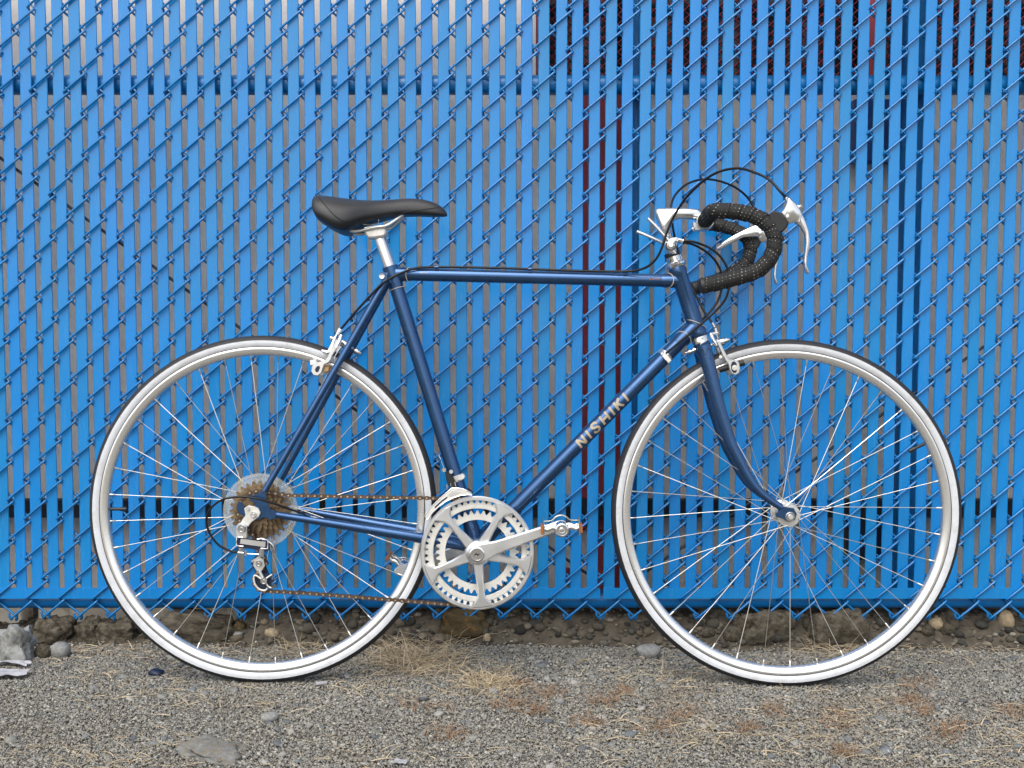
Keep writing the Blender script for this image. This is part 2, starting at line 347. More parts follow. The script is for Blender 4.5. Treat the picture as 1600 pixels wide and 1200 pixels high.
# ------------------------------------------------------------------ ground
def ground():
    xs = np.concatenate([[-60, -20, -8, -4, -2.5], np.arange(-1.8, 1.801, 0.03), [2.5, 4, 8, 20, 60]])
    ys = np.concatenate([[-80, -30, -12, -6, -3, -1.8, -1.2], np.arange(-0.8, 0.96, 0.03), [1.5, 3, 8, 20, 60]])
    v = [(x, y, gz(x, y) - 0.004) for y in ys for x in xs]; n = len(xs)
    f = [(j * n + i, j * n + i + 1, (j + 1) * n + i + 1, (j + 1) * n + i) for j in range(len(ys) - 1) for i in range(n - 1)]
    m = bpy.data.materials.new('gravel_bed'); m.use_nodes = True; N = m.node_tree.nodes; L = m.node_tree.links
    p = N['Principled BSDF']; p.inputs['Roughness'].default_value = 0.95; p.inputs['Specular IOR Level'].default_value = 0.1
    g = N.new('ShaderNodeTexCoord'); vo = N.new('ShaderNodeTexVoronoi'); vo.inputs['Scale'].default_value = 150; L.new(g.outputs['Object'], vo.inputs['Vector'])
    sx = N.new('ShaderNodeSeparateColor'); L.new(vo.outputs['Color'], sx.inputs[0])
    cr = N.new('ShaderNodeValToRGB'); el = cr.color_ramp.elements
    while len(el) < len(GR): el.new(0.5)
    for e, (pos, c) in zip(el, GR): e.position = pos; e.color = (*[q * 0.8 for q in c], 1)
    L.new(sx.outputs[0], cr.inputs[0])
    nz = N.new('ShaderNodeTexNoise'); nz.inputs['Scale'].default_value = 2.5; nz.inputs['Detail'].default_value = 6; L.new(g.outputs['Object'], nz.inputs['Vector'])
    mr = N.new('ShaderNodeMapRange'); mr.inputs[1].default_value = 0.4; mr.inputs[2].default_value = 0.65; mr.inputs[4].default_value = 0.55; L.new(nz.outputs[0], mr.inputs[0])
    mx = N.new('ShaderNodeMix'); mx.data_type = 'RGBA'; mx.inputs['B'].default_value = (0.2, 0.16, 0.11, 1); L.new(mr.outputs[0], mx.inputs['Factor']); L.new(cr.outputs[0], mx.inputs['A'])
    L.new(mx.outputs['Result'], p.inputs['Base Color'])
    bp = N.new('ShaderNodeBump'); bp.inputs['Strength'].default_value = 0.8; bp.inputs['Distance'].default_value = 0.006; bp.invert = True
    L.new(vo.outputs['Distance'], bp.inputs['Height']); L.new(bp.outputs[0], p.inputs['Normal'])
    o = bpy.data.objects.new('ground', mesh_of('ground', (v, f), m, 60, False)); COL.objects.link(o); o['kind'] = 'structure'
ground()

ICO_V = None
def ico(sub):
    import bmesh
    bm = bmesh.new(); bmesh.ops.create_icosphere(bm, subdivisions=sub, radius=1); v = np.array([tuple(q.co) for q in bm.verts]); f = np.array([[q.index for q in fc.verts] for fc in bm.faces]); bm.free(); return v, f
def scatter(name, n, base, smin, smax, fl, region, material, lift=0.3, smooth=False):
    bv, bf = base; rng = np.random.default_rng(n)
    pos = []
    while len(pos) < n:
        y = rng.uniform(region[2], region[3]); x = rng.uniform(region[0], region[1])
        if abs(x) > (y + DC) * 0.475 + 0.12: continue
        if y > 0.2:
            if rng.random() < (y - 0.21) / 0.065: continue
            pos.append((x, y, max(gz(x, y), bankz(x, y))))
        else: pos.append((x, y, gz(x, y)))
    pos = np.array(pos); s = smin * (smax / smin) ** (rng.random(n) ** 2.2)
    sc = np.stack([s * rng.uniform(0.75, 1.3, n), s * rng.uniform(0.75, 1.3, n), s * rng.uniform(*fl, n)], 1)
    pos[:, 2] += sc[:, 2] * lift
    a = rng.uniform(0, 2 * np.pi, n); tx = rng.normal(0, 0.3, n)
    jit = 1 + rng.normal(0, 0.16, (n, len(bv), 1)); vv = bv[None] * jit * sc[:, None, :]
    y2 = vv[..., 1] * np.cos(tx)[:, None] - vv[..., 2] * np.sin(tx)[:, None]; z2 = vv[..., 1] * np.sin(tx)[:, None] + vv[..., 2] * np.cos(tx)[:, None]
    x3 = vv[..., 0] * np.cos(a)[:, None] - y2 * np.sin(a)[:, None]; y3 = vv[..., 0] * np.sin(a)[:, None] + y2 * np.cos(a)[:, None]
    out = np.stack([x3, y3, z2], -1) + pos[:, None, :]
    nv = len(bv); F = (bf[None] + (np.arange(n) * nv)[:, None, None]).reshape(-1, 3)
    me = bpy.data.meshes.new(name); co = out.reshape(-1, 3).astype(np.float32)
    me.vertices.add(len(co)); me.vertices.foreach_set('co', co.ravel()); me.loops.add(F.size); me.loops.foreach_set('vertex_index', F.ravel().astype(np.int32))
    me.polygons.add(len(F)); me.polygons.foreach_set('loop_start', np.arange(0, F.size, 3, dtype=np.int32)); me.polygons.foreach_set('loop_total', np.full(len(F), 3, np.int32))
    me.update(calc_edges=True); me.validate(); me.materials.append(material)
    if smooth: me.shade_smooth()
    o = bpy.data.objects.new(name, me); COL.objects.link(o); o['kind'] = 'stuff'; return o
OCT = (np.array([(1, 0, 0), (0, 1, 0), (-1, 0, 0), (0, -1, 0), (0, 0, 1), (0, 0, -1)], float), np.array([(0, 1, 4), (1, 2, 4), (2, 3, 4), (3, 0, 4), (1, 0, 5), (2, 1, 5), (3, 2, 5), (0, 3, 5)]))
REG = (-1.45, 1.45, -0.62, 0.345)
tag(scatter('gravel', 66000, ico(1), 0.0017, 0.0041, (0.5, 0.85), REG, M_GRAVEL, 0.25), 'grey and tan gravel covering the ground under the bicycle', 'gravel')
tag(scatter('grit', 120000, OCT, 0.0012, 0.0026, (0.5, 1), (-1.45, 1.45, -0.62, 0.235), M_GRAVEL, 0.9), 'fine pale grit between the gravel stones', 'grit')
M_PEB = mat_stones('pebble', [(0, (0.10, 0.11, 0.12)), (0.4, (0.17, 0.185, 0.19)), (0.7, (0.24, 0.235, 0.21)), (1, (0.36, 0.35, 0.32))], bscale=200)
tag(scatter('pebbles', 520, ico(2), 0.0045, 0.0105, (0.35, 0.6), (-1.45, 1.45, -0.62, 0.2), M_PEB, 0.35, True), 'larger blue grey pebbles lying among the gravel', 'pebbles')

# ------------------------------------------------------------------ fence
FY = 0.285                                     # plane of the slats
SF = FPX / ((DC + FY) / math.cos(TILT))
PITCH = 25.76 / SF
def gapx(j): return (12.5 + 25.76 * j - 800) / SF
fence = empty('chain_link_fence', (0, FY, 0)); tag(fence, 'blue chain-link fence with vertical privacy slats behind the bicycle', 'fence')
def fz(py, Y=FY): return plane_pt(800, py, Y).z
VP = 0.0895
ZJ = fz(938)                                   # lowest joint, odd gaps
ZTIP = ZJ - VP / 2 + 0.003
ZTOP = 1.56
J0, J1 = -15, 77
SW = 0.0248
slat_me = None
zb = fz(921)
def slat_mesh(bow=0.0, ph=0.0):
    hw, ht = SW / 2, 0.0019
    sec = [(-hw, -ht * 0.3), (-hw + 0.0012, -ht), (-hw * 0.35, -ht * 1.12), (hw * 0.35, -ht * 1.12), (hw - 0.0012, -ht), (hw, -ht * 0.3), (hw, ht * 0.3), (hw - 0.0012, ht), (-hw + 0.0012, ht), (-hw, ht * 0.3)]
    n = len(sec); zs = [zb + (ZTOP - 0.03 - zb) * i / 8 for i in range(9)]
    v = [(x + bow * math.sin(z * 3.1 + ph), y + abs(bow) * 0.5 * math.sin(z * 4.3 + ph * 2), z) for z in zs for x, y in sec]
    f = [(i * n + j, i * n + (j + 1) % n, (i + 1) * n + (j + 1) % n, (i + 1) * n + j) for i in range(8) for j in range(n)]
    f += [tuple(range(n))[::-1], tuple(8 * n + j for j in range(n))]
    return mesh_of('slat', (v, f), M_SLAT, 35)
slat_me = [slat_mesh(b, q) for b, q in ((0.0, 0), (0.0008, 1.0), (-0.0009, 2.2), (0.0006, 4.0), (-0.0005, 5.1))]
for j in range(J0, J1):
    o = bpy.data.objects.new('slat', random.choice(slat_me)); COL.objects.link(o); o.parent = fence
    o.location = ((gapx(j) + gapx(j + 1)) / 2 + random.uniform(-0.0007, 0.0007), random.uniform(-0.0004, 0.0006), random.uniform(-0.002, 0.001))
    o.rotation_euler = (random.uniform(-0.0006, 0.0006), random.uniform(-0.0006, 0.0006), rad(random.uniform(-2.2, 2.2)))
WR = 0.0027; YF, YB = -0.0072, 0.0058
def wire_mesh(even):
    e = 0.0046; xl, xr = -PITCH / 2 - e, PITCH / 2 + e; pts = []
    nper = int((ZTOP - ZTIP) / VP)
    z = 0.0
    if even:      # starts with a hook at the lower left, rises to the right in front
        pts += [V3(xl - 0.006, -0.003, 0.014), V3(xl - 0.0035, -0.0035, 0.006)]
    for k in range(nper):
        if even:
            z0 = k * VP; zm = z0 + VP / 2; z1 = z0 + VP
        else:
            z0 = k * VP - VP / 2; zm = k * VP; z1 = k * VP + VP / 2
        if even or k > 0:
            pts += [V3(xl, YF * 0.2, z0 + 0.001), V3(xl + 0.003, YF, z0 + 0.0058), V3(xr - 0.003, YF, zm - 0.0058), V3(xr, YF * 0.2, zm - 0.001)]
        else:     # starts with a hook at the lower right, rises to the left behind
            pts += [V3(xr + 0.004, -0.004, 0.014), V3(xr + 0.002, -0.004, 0.004), V3(xr - 0.001, 0, -0.002)]
        pts += [V3(xr - 0.003, YB, zm + 0.0058), V3(xl + 0.003, YB, z1 - 0.0058)]
    return mesh_of('wire', tube(crom(pts, 3), WR, 7), M_WIRE, 60)
wm = [wire_mesh(True), wire_mesh(False)]
for j in range(J0, J1):
    o = bpy.data.objects.new('wire', wm[0 if j % 2 == 0 else 1]); COL.objects.link(o); o.parent = fence
    o.location = ((gapx(j) + gapx(j + 1)) / 2, 0, ZTIP + random.uniform(-0.002, 0.002)); o.rotation_euler = (0, rad(random.uniform(-0.06, 0.06)), 0)
XL, XR = gapx(J0) - 0.02, gapx(J1) + 0.02
xcut = plane_pt(940, 925, FY).x
z0s, z1s = fz(935), fz(918)
for a, b in ((XL, xcut - 0.0035), (xcut + 0.0035, XR)):
    obj('slat_strip', box(a, b, -0.0043, -0.0024, z0s, z1s, 0.0004), M_SLAT, fence)
def hpipe(name, py, r, dy, m, a=XL, b=XR):
    zc = plane_pt(800, py, FY + dy).z
    obj(name, rod(V3(a, dy, zc), V3(b, dy, zc), r, 24), m, fence); return zc
ZTR = hpipe('rail', 133, 0.0215, 0.0315, M_RAIL)
ZBR = hpipe('rail', 935.5, 0.0205, 0.0305, M_RAIL)
hpipe('rail', 40, 0.0, 0, M_RAIL) if False else None
obj('rail', rod(V3(XL, 0.0305, ZTOP - 0.02), V3(XR, 0.0305, ZTOP - 0.02), 0.021, 24), M_RAIL, fence)
zg = gz(0, FY)
for px, r in ((993, 0.0225), (1421, 0.0275)):
    x = plane_pt(px, 500, FY + 0.078).x
    obj('post', join(rod(V3(x, 0.083, ZBR), V3(x, 0.083, ZTOP + 0.03), r, 24), lathe([(0, 0.02), (r * 0.6, 0.016), (r + 0.002, 0), (r + 0.002, -0.03)], V3(x, 0.083, ZTOP + 0.03), (0, 0, 1), 24)), M_RAIL, fence)
def truss(p0, p1):
    a, b = plane_pt(*p0, FY + 0.016), plane_pt(*p1, FY + 0.016); off = Vector((0, FY, 0))
    obj('truss_rod', rod(a - off, b - off, 0.0033, 8), M_ROD, fence)
truss((-520, -122), (932, 907)); truss((2150, 134), (996, 902))

# ------------------------------------------------------------------ wall behind the fence
WY = 0.47
def wx(px, py=500): return plane_pt(px, py, WY).x
def wz(py): return plane_pt(800, py, WY).z
wall = empty('building_wall', (0, WY, 0)); tag(wall, 'grey stucco wall of a building close behind the slatted fence', 'wall')
zs = wz(128); xw = wx(837, 60); ztop = 2.9
obj('wall_face', box(-6, 6, 0, 0.2, 0.07, zs), M_STUCCO, wall)
obj('wall_face', box(-6, xw, 0, 0.2, zs + 0.0005, ztop), M_STUCCO, wall)
win = obj('window', box(xw, 6, 0.10, 0.12, zs, ztop), M_GLASS, wall)
fr = [box(xw + 0.0005, xw + 0.03, -0.012, 0.05, zs + 0.014, ztop), box(xw - 0.012, xw, -0.016, 0.04, zs - 0.01, ztop)]
obj('window_frame', fr[0], M_MAROON, win); obj('window_trim', fr[1], M_TRIM, win)
obj('window_sill', box(xw, 6, -0.014, 0.06, zs - 0.012, zs + 0.013, 0.003), M_MAROON, win)
xm = wx(1361, 60); obj('mullion', box(xm - 0.009, xm + 0.009, 0.0, 0.05, zs + 0.014, ztop), M_MAROON, win)
parts = []
x = xw + 0.04
hgt = 0.55
while x < 2.4:
    for s in (1, -1):
        n = 14; st = 0.0245
        pts = [V3(x + (st / 2 if (i % 2) else -st / 2) * s, 0.075 + (0.002 * s), zs + 0.02 + i * st * 0.9) for i in range(26)]
        parts.append(tube(pts, 0.0017, 4, cap=False))
    x += 0.0245
sm = obj('security_mesh', join(*parts), M_REDMESH, win, None); sm['kind'] = 'stuff'
def wbox(name, x0, x1, y0, y1, d, m, parent, dd=0.0005, Yp=None):
    a = wx(x0, (y0 + y1) / 2); b = wx(x1, (y0 + y1) / 2)
    return obj(name, box(a, b, -d - dd, -dd, wz(y1), wz(y0), min(0.003, d * 0.3)), m, parent)
wbox('pilaster', 908, 976, 132, 826, 0.02, M_MAROON, wall)
wbox('pilaster', 929, 976, 827, 950, 0.02, M_MAROON, wall)
wbox('red_block', 880, 905, 886, 908, 0.02, M_MAROON, wall)
obj('wall_bar', box(-6, 6, -0.052, -0.0205, wz(803), wz(776), 0.002), M_DARKBAR, wall)  # plain dark horizontal bar along the whole wall face
bx = wbox('utility_box', 1326, 1399, 161, 257, 0.05, M_BOXBLUE, None); bx.location.y = WY
tag(bx, 'dark blue box on the wall seen between the upper slats right of the handlebar', 'box')
bx2 = wbox('utility_box', 1318, 1399, 804, 868, 0.05, M_BOXNAVY, None); bx2.location.y = WY
tag(bx2, 'blackish navy box on the wall seen through the spokes of the front wheel', 'box')
# footing, left
def lump(sub, sx, sy, sz, seed, amp=0.25, fr=1.4, boxy=0.0):
    v, f = ico(sub); out = []
    for p in v:
        q = Vector(p)
        if boxy > 0:
            m_ = max(abs(q.x), abs(q.y), abs(q.z)); q = q.lerp(q / m_ * 0.8, boxy)
        k = 1 + amp * noise.noise(q * fr + Vector((seed * 3.3, seed * 1.7, 0))) + amp * 0.35 * noise.noise(q * fr * 3.1 + Vector((0, seed, seed * 2.1)))
        if sub > 2: k += amp * (0.4 * (0.5 - abs(noise.noise(q * 2.6 + Vector((seed, 0, seed))))) + 0.16 * noise.noise(q * 9 + Vector((seed, 3, 1))) + 0.08 * noise.noise(q * 21))
        out.append(Vector((q.x * sx, q.y * sy, q.z * sz)) * k)
    return out, [tuple(int(i) for i in t) for t in f]
fo = empty('footing', (0, 0.405, 0)); tag(fo, 'beige plaster footing showing under the fence at the far left', 'footing')
def fpt(px, py): return plane_pt(px, py, 0.405)
def fblock(x0, x1, py0, py1):
    a, b = fpt(x0, 950).x, fpt(x1, 950).x; obj('footing_block', box(a, b, 0, 0.06, fpt(0, py1).z, fpt(0, py0).z, 0.006), M_FOOT, fo)
fblock(-300, 36, 930, 1000); fblock(58, 372, 930, 1000)

# ------------------------------------------------------------------ stones
def soil_bank():
    xs = np.arange(-1.7, 1.701, 0.012); ys = np.arange(0.205, 0.475, 0.009); n = len(xs)
    v = [(x, y, bankz(x, y)) for y in ys for x in xs]
    f = [(j * n + i, j * n + i + 1, (j + 1) * n + i + 1, (j + 1) * n + i) for j in range(len(ys) - 1) for i in range(n - 1)]
    m = mat('dark_soil', (0.085, 0.073, 0.057), 0.95, spec=0.1, var=0.4, vscale=40, bump=1.0, bscale=120, dirt=(0.10, 0.085, 0.06), dscale=30, dthr=(0.55, 0.7))
    o = bpy.data.objects.new('soil_bank', mesh_of('soil_bank', (v, f), m, 60, False)); COL.objects.link(o); o['kind'] = 'structure'
def GK(px, py):                                 # photo point -> bank or ground, whichever is met first
    d = ray(px, py); t = (-0.7 + DC) / d.y
    for _ in range(1100):
        p = CAM + d * t; z = max(gz(p.x, p.y), bankz(p.x, p.y) if p.y > 0.21 else -1)
        if p.z <= z or p.y > 0.46: break
        t += 0.0012
    return Vector((p.x, p.y, z))
soil_bank()
M_BANKP = mat_stones('bank_pebble', [(0, (0.035, 0.034, 0.03)), (0.3, (0.07, 0.066, 0.055)), (0.6, (0.115, 0.105, 0.085)), (0.85, (0.16, 0.135, 0.095)), (1, (0.24, 0.22, 0.185))], bscale=90)
def bank_scatter(n=2600):
    rg = np.random.default_rng(5); v, f = ico(2); V, F = [], []
    for k in range(n):
        y = rg.uniform(0.24, 0.44); x = rg.uniform(-1.3, 1.3); z = bankz(x, y)
        if x < XB and rg.random() < 0.75: continue
        r = 0.0035 * (3.2 ** (rg.random() ** 2.2)) ; a = rg.uniform(0, 6.28); sc = r * np.array([rg.uniform(.8, 1.35), rg.uniform(.8, 1.2), rg.uniform(.5, .8)]); sd_ = rg.uniform(0, 50)
        q = v * sc; q = q * (1 + 0.12 * np.sin(v[:, [0]] * 2.1 + sd_) + 0.1 * np.sin(v[:, [2]] * 2.7 + v[:, [1]] * 1.9 + sd_ * 1.7))
        q = np.stack([q[:, 0] * np.cos(a) - q[:, 1] * np.sin(a), q[:, 0] * np.sin(a) + q[:, 1] * np.cos(a), q[:, 2]], 1) + np.array([x, y, z + sc[2] * 0.3])
        F += [tuple(int(t) + len(V) for t in fc) for fc in f]; V += [tuple(t) for t in q]
    o = bpy.data.objects.new('bank_pebbles', mesh_of('bank_pebbles', (V, F), M_BANKP, 180, False)); COL.objects.link(o); o['kind'] = 'stuff'
    tag(o, 'small dark pebbles strewn over the soil under the fence', 'pebbles')
bank_scatter()
rock_cache = {}
def rock(name, cx, cy, w_px, h_px, label, material, seed, boxy=0.3, dep=0.8, Y=None, group=None, sink=0.25, amp=0.25, rz=None, sub=2):
    base = GK(cx, cy + h_px / 2 - 1) if Y is None else None
    if Y is not None:
        p = plane_pt(cx, cy + h_px / 2, Y); base = Vector((p.x, Y, p.z))
    s = FPX / (base.y + DC); w2, h2 = w_px / s / 2, h_px / s / 2
    sz = h2 * (1 + sink)
    key = (seed, sub)
    o = bpy.data.objects.new(name, mesh_of(name, lump(sub, 1, 1, 1, seed, amp, 1.4, boxy), material, 50)); COL.objects.link(o)
    o.location = (base.x, base.y + w2 * dep * 0.4, base.z + h2 * (1 - sink)); o.scale = (w2, w2 * dep, sz)
    o.rotation_euler = (0, rad(random.uniform(-8, 8)), rad(rz if rz is not None else random.uniform(-20, 20)))
    tag(o, label, 'stone', group); return o
M_CONC = mat('broken_concrete', (0.27, 0.275, 0.265), 0.9, spec=0.1, var=0.25, vscale=3, bump=0.8, bscale=12, dirt=(0.13, 0.125, 0.095), dscale=2.2, dthr=(0.5, 0.7))
M_BROWN = mat('brown_rock', (0.115, 0.10, 0.076), 0.95, spec=0.1, var=0.35, vscale=4, bump=1.0, bscale=14, dirt=(0.045, 0.038, 0.027), dscale=3, dthr=(0.42, 0.62))
M_MOSS = mat('mossy_rock', (0.075, 0.058, 0.032), 0.95, spec=0.1, var=0.3, vscale=3, bump=0.9, bscale=12, dirt=(0.17, 0.085, 0.025), dscale=2.5, dthr=(0.56, 0.66))
M_PALE = mat('pale_stone', (0.25, 0.255, 0.25), 0.85, spec=0.2, var=0.25, vscale=3, bump=0.7, bscale=9, dirt=(0.17, 0.14, 0.1), dscale=4, dthr=(0.5, 0.68))
M_FLAT = mat('sunken_stone', (0.185, 0.19, 0.185), 0.9, spec=0.15, var=0.3, vscale=4, bump=1.0, bscale=14, dirt=(0.2, 0.175, 0.13), dscale=5, dthr=(0.45, 0.6))
M_TAN = mat('tan_stone', (0.33, 0.26, 0.17), 0.85, spec=0.2, var=0.2, vscale=3, bump=0.5, bscale=15)
rock('stone', 20, 1008, 56, 52, 'large pale grey chunk of broken concrete at the far left edge', M_CONC, 3, 0.85, 0.9, amp=0.55, sub=4)
rock('stone', 92, 1016, 34, 24, 'grey lichened stone beside the pale concrete chunk at the left', M_PALE, 5, 0.4)
rock('stone', 66, 1018, 30, 22, 'dark grey stone between the concrete chunk and the lichened stone', M_BROWN, 6, 0.3)
rock('stone', 140, 985, 50, 36, 'rough brown rock under the beige footing left of the rear tyre', M_BROWN, 8, 0.5, amp=0.5, sub=4, sink=0.4)
rock('stone', 184, 984, 58, 34, 'mottled brown rock touching the left edge of the rear tyre', M_BROWN, 9, 0.5, amp=0.5, sub=4, sink=0.4)
rock('stone', 80, 985, 60, 32, 'dark earthy rock below the gap in the beige footing', M_BROWN, 10, 0.5, amp=0.5, sub=4, sink=0.4)
rock('stone', 305, 980, 120, 44, 'long dark brown rock seen inside the rear wheel at its lower left', M_BROWN, 12, 0.7, 0.5, rz=0, sub=4, amp=0.38, sink=0.4)
rock('stone', 374, 981, 22, 20, 'round dark cobble with orange lichen inside the rear wheel', M_MOSS, 14, 0.1)
rock('stone', 371, 994, 17, 13, 'small grey rounded stone just below the orange lichened cobble', M_PALE, 15, 0.1)
rock('stone', 424, 990, 26, 14, 'flat reddish brown stone inside the rear wheel below the derailleur', M_TAN, 16, 0.2)
rock('stone', 724, 974, 84, 40, 'wide mossy orange brown boulder under the fence below the crank', M_MOSS, 17, 0.4, 0.5, rz=0, sub=4, amp=0.38, sink=0.4)
rock('stone', 761, 998, 14, 15, 'small tan pebble in front of the mossy boulder', M_TAN, 18, 0.2)
rock('stone', 1146, 991, 40, 24, 'square-edged grey brown stone inside the front wheel', M_BROWN, 19, 0.85, 0.7, rz=10)
rock('stone', 1196, 978, 88, 46, 'large brown boulder behind the bottom of the front wheel', M_BROWN, 20, 0.4, 0.5, rz=0, sub=4, amp=0.38, sink=0.4)
rock('stone', 1105, 989, 32, 15, 'flat dark stone left of the square-edged stone in the front wheel', M_BROWN, 21, 0.2)
rock('stone', 1310, 978, 92, 48, 'dark brown boulder seen through the lower right of the front wheel', M_BROWN, 22, 0.4, 0.5, rz=0, sub=4, amp=0.38, sink=0.4)
rock('stone', 1464, 976, 26, 18, 'brown cobble under the fence just right of the front tyre', M_TAN, 23, 0.1)
rock('stone', 1482, 984, 26, 17, 'olive cobble lying against the brown one right of the front tyre', M_BROWN, 24, 0.1)
rock('stone', 1450, 985, 24, 16, 'dark cobble nearest the front tyre under the fence', M_BROWN, 25, 0.1)
rock('stone', 1574, 968, 26, 26, 'rounded tan stone under the fence near the right edge', M_TAN, 26, 0.1)
rock('stone', 1014, 1018, 42, 20, 'pale flat stone in the gravel just left of the front tyre', M_PALE, 27, 0.3, amp=0.3)
rock('stone', 771, 1082, 16, 14, 'round grey pebble in the dry grass below the crank', M_PALE, 28, 0.05)
rock('stone', 420, 1122, 30, 14, 'flat blue grey stone in the gravel below the rear wheel', M_PALE, 29, 0.1)
rock('stone', 875, 1097, 16, 10, 'small blue grey stone in the gravel right of the dry tufts', M_PALE, 30, 0.1)
rock('stone', 330, 1176, 96, 14, 'wide flat grey stone sunk in the gravel near the bottom edge', M_FLAT, 31, 0.2, 0.9, sink=0.9, amp=0.45, sub=4)
rock('stone', 1340, 1021, 16, 10, 'small black stone inside the front wheel at its lower right', M_BOXNAVY, 33, 0.3)
rock('stone', 243, 1052, 26, 10, 'thin black stone in the gravel left of the rear tyre', M_BOXNAVY, 34, 0.5)
cob = [mesh_of('stone', lump(2, 1, 1, 1, 40 + i, 0.22, 1.3, 0.15), M_COBBLE, 50) for i in range(8)]
def cobble(px, py, wpx, hpx, yoff=0.0):
    p = GK(px, py); s = FPX / (p.y + DC)
    o = bpy.data.objects.new('stone', random.choice(cob)); COL.objects.link(o)
    o.location = (p.x, p.y, p.z + hpx / s * 0.18); o.scale = (wpx / s / 2, wpx / s / 2 * random.uniform(0.7, 1), hpx / s / 2)
    o.rotation_euler = (random.uniform(-.3, .3), random.uniform(-.3, .3), random.uniform(0, 3))
    for lim, where in ((200, 'left of the rear wheel'), (640, 'seen inside the rear wheel'), (985, 'between the two wheels'), (1470, 'seen inside the front wheel'), (9999, 'right of the front wheel')):
        if px < lim: break
    tag(o, 'dark rounded cobble under the fence ' + where, 'stone', 'cobbles under the fence ' + where)
rr = random.Random(11)
for i in range(175):
    px = rr.uniform(385, 1600) if i < 155 else rr.uniform(210, 385); py = 955 + 48 * rr.random()
    ww = 8 + 16 * rr.random() ** 2
    cobble(px, py, ww, ww * rr.uniform(0.6, 0.85))

# ------------------------------------------------------------------ dry grass
def blades(items, material, name, label, cat=None, stuff=True, top=False):
    v, f = [], []; rg = random.Random(len(items) * 13 + 5)
    for (px, py, spx, spy, n, ln, up) in items:
        for _ in range(n):
            b = G(px + max(-1.9, min(1.9, rg.gauss(0, 1))) * spx, py + max(-1.9, min(1.9, rg.gauss(0, 1))) * spy); a = rg.uniform(0, 2 * math.pi); L_ = ln * rg.uniform(0.4, 1.2)
            el = rad(max(2, min(85, rg.gauss(up, 18)))); d = Vector((math.cos(a), math.sin(a) * 0.8, 0)); wd = rg.uniform(0.0006, 0.0013)
            side = Vector((-d.y, d.x, 0)).normalized() * wd; pts = []; k = 4; p = b + Vector((0, 0, 0.002)); e = el
            for i in range(k + 1):
                pts.append(p.copy()); p = p + (d * math.cos(e) + Vector((0, 0, 1)) * math.sin(e)) * (L_ / k); e -= rad(rg.uniform(4, 22))
                p.z = max(p.z, gz(p.x, p.y) + 0.003)
            n0 = len(v)
            for i, q in enumerate(pts):
                s = side * (1 - 0.8 * i / k); u = Vector((0, 0, wd * 0.8 * (1 - 0.8 * i / k)))
                v += [q + s, q - s, q + u]
            for i in range(k):
                o = n0 + 3 * i
                for q in range(3): f.append((o + q, o + (q + 1) % 3, o + 3 + (q + 1) % 3, o + 3 + q))
    ob = bpy.data.objects.new(name, mesh_of(name, (v, f), material, None, False)); COL.objects.link(ob)
    if stuff: ob['kind'] = 'stuff'
    tag(ob, label, cat or 'grass'); return ob
blades([(650, 1032, 40, 13, 560, 0.075, 30)], M_DRY, 'grass_tuft', 'pale dry grass tuft on the gravel between rear wheel and crank', 'grass tuft', False)
blades([(764, 1069, 25, 11, 320, 0.045, 38)], M_DRY, 'grass_tuft', 'straw coloured grass tuft on the gravel directly below the crank', 'grass tuft', False)
blades([(470, 1012, 26, 9, 130, 0.06, 25)], M_DRY, 'grass_tuft', 'dry grass tuft inside the lower rear wheel', 'grass tuft', False)
blades([(1300, 1014, 32, 8, 130, 0.07, 20)], M_DRY, 'grass_tuft', 'tangled dry grass inside the lower right of the front wheel', 'grass tuft', False)
weeds = [(860, 1085, 12, 5), (920, 1130, 14, 5), (945, 1098, 14, 5), (1068, 1115, 14, 7), (1030, 1136, 18, 7), (835, 1112, 12, 4), (975, 1082, 8, 4), (1435, 1068, 14, 6), (1420, 1096, 14, 5), (1440, 1112, 10, 5), (1305, 1126, 18, 9), (1480, 1150, 14, 8), (1490, 1135, 16, 6), (1320, 1178, 10, 5), (1165, 1140, 12, 5), (815, 1070, 12, 5), (1475, 1000, 14, 3), (1210, 1112, 12, 6), (800, 1103, 16, 5), (1585, 1115, 14, 6), (660, 1105, 25, 6), (700, 1150, 20, 6)]
blades([(x, y, a, b, 70, 0.026, 35) for x, y, a, b in weeds], M_DRYRED, 'dry_weeds', 'low rust brown dried weeds dotted over the gravel', 'weeds')
ex = [(random.uniform(0, 1600), random.uniform(1010, 1195), 45, 14, 14, 0.045, 5) for _ in range(70)] + [(1280, 1160, 60, 20, 50, 0.06, 8), (1560, 1140, 30, 20, 50, 0.07, 10), (1080, 1150, 60, 15, 50, 0.07, 6), (150, 1015, 30, 8, 30, 0.05, 25), (1010, 1060, 60, 12, 40, 0.05, 10), (600, 1080, 60, 10, 50, 0.05, 8), (850, 995, 60, 8, 18, 0.06, 12), (1540, 1012, 40, 10, 60, 0.04, 18), (1165, 1062, 5, 3, 22, 0.05, 60), (1415, 1005, 30, 8, 30, 0.06, 10)]
blades(ex, M_DRY, 'straw', 'loose dry straw lying over the gravel', 'straw')
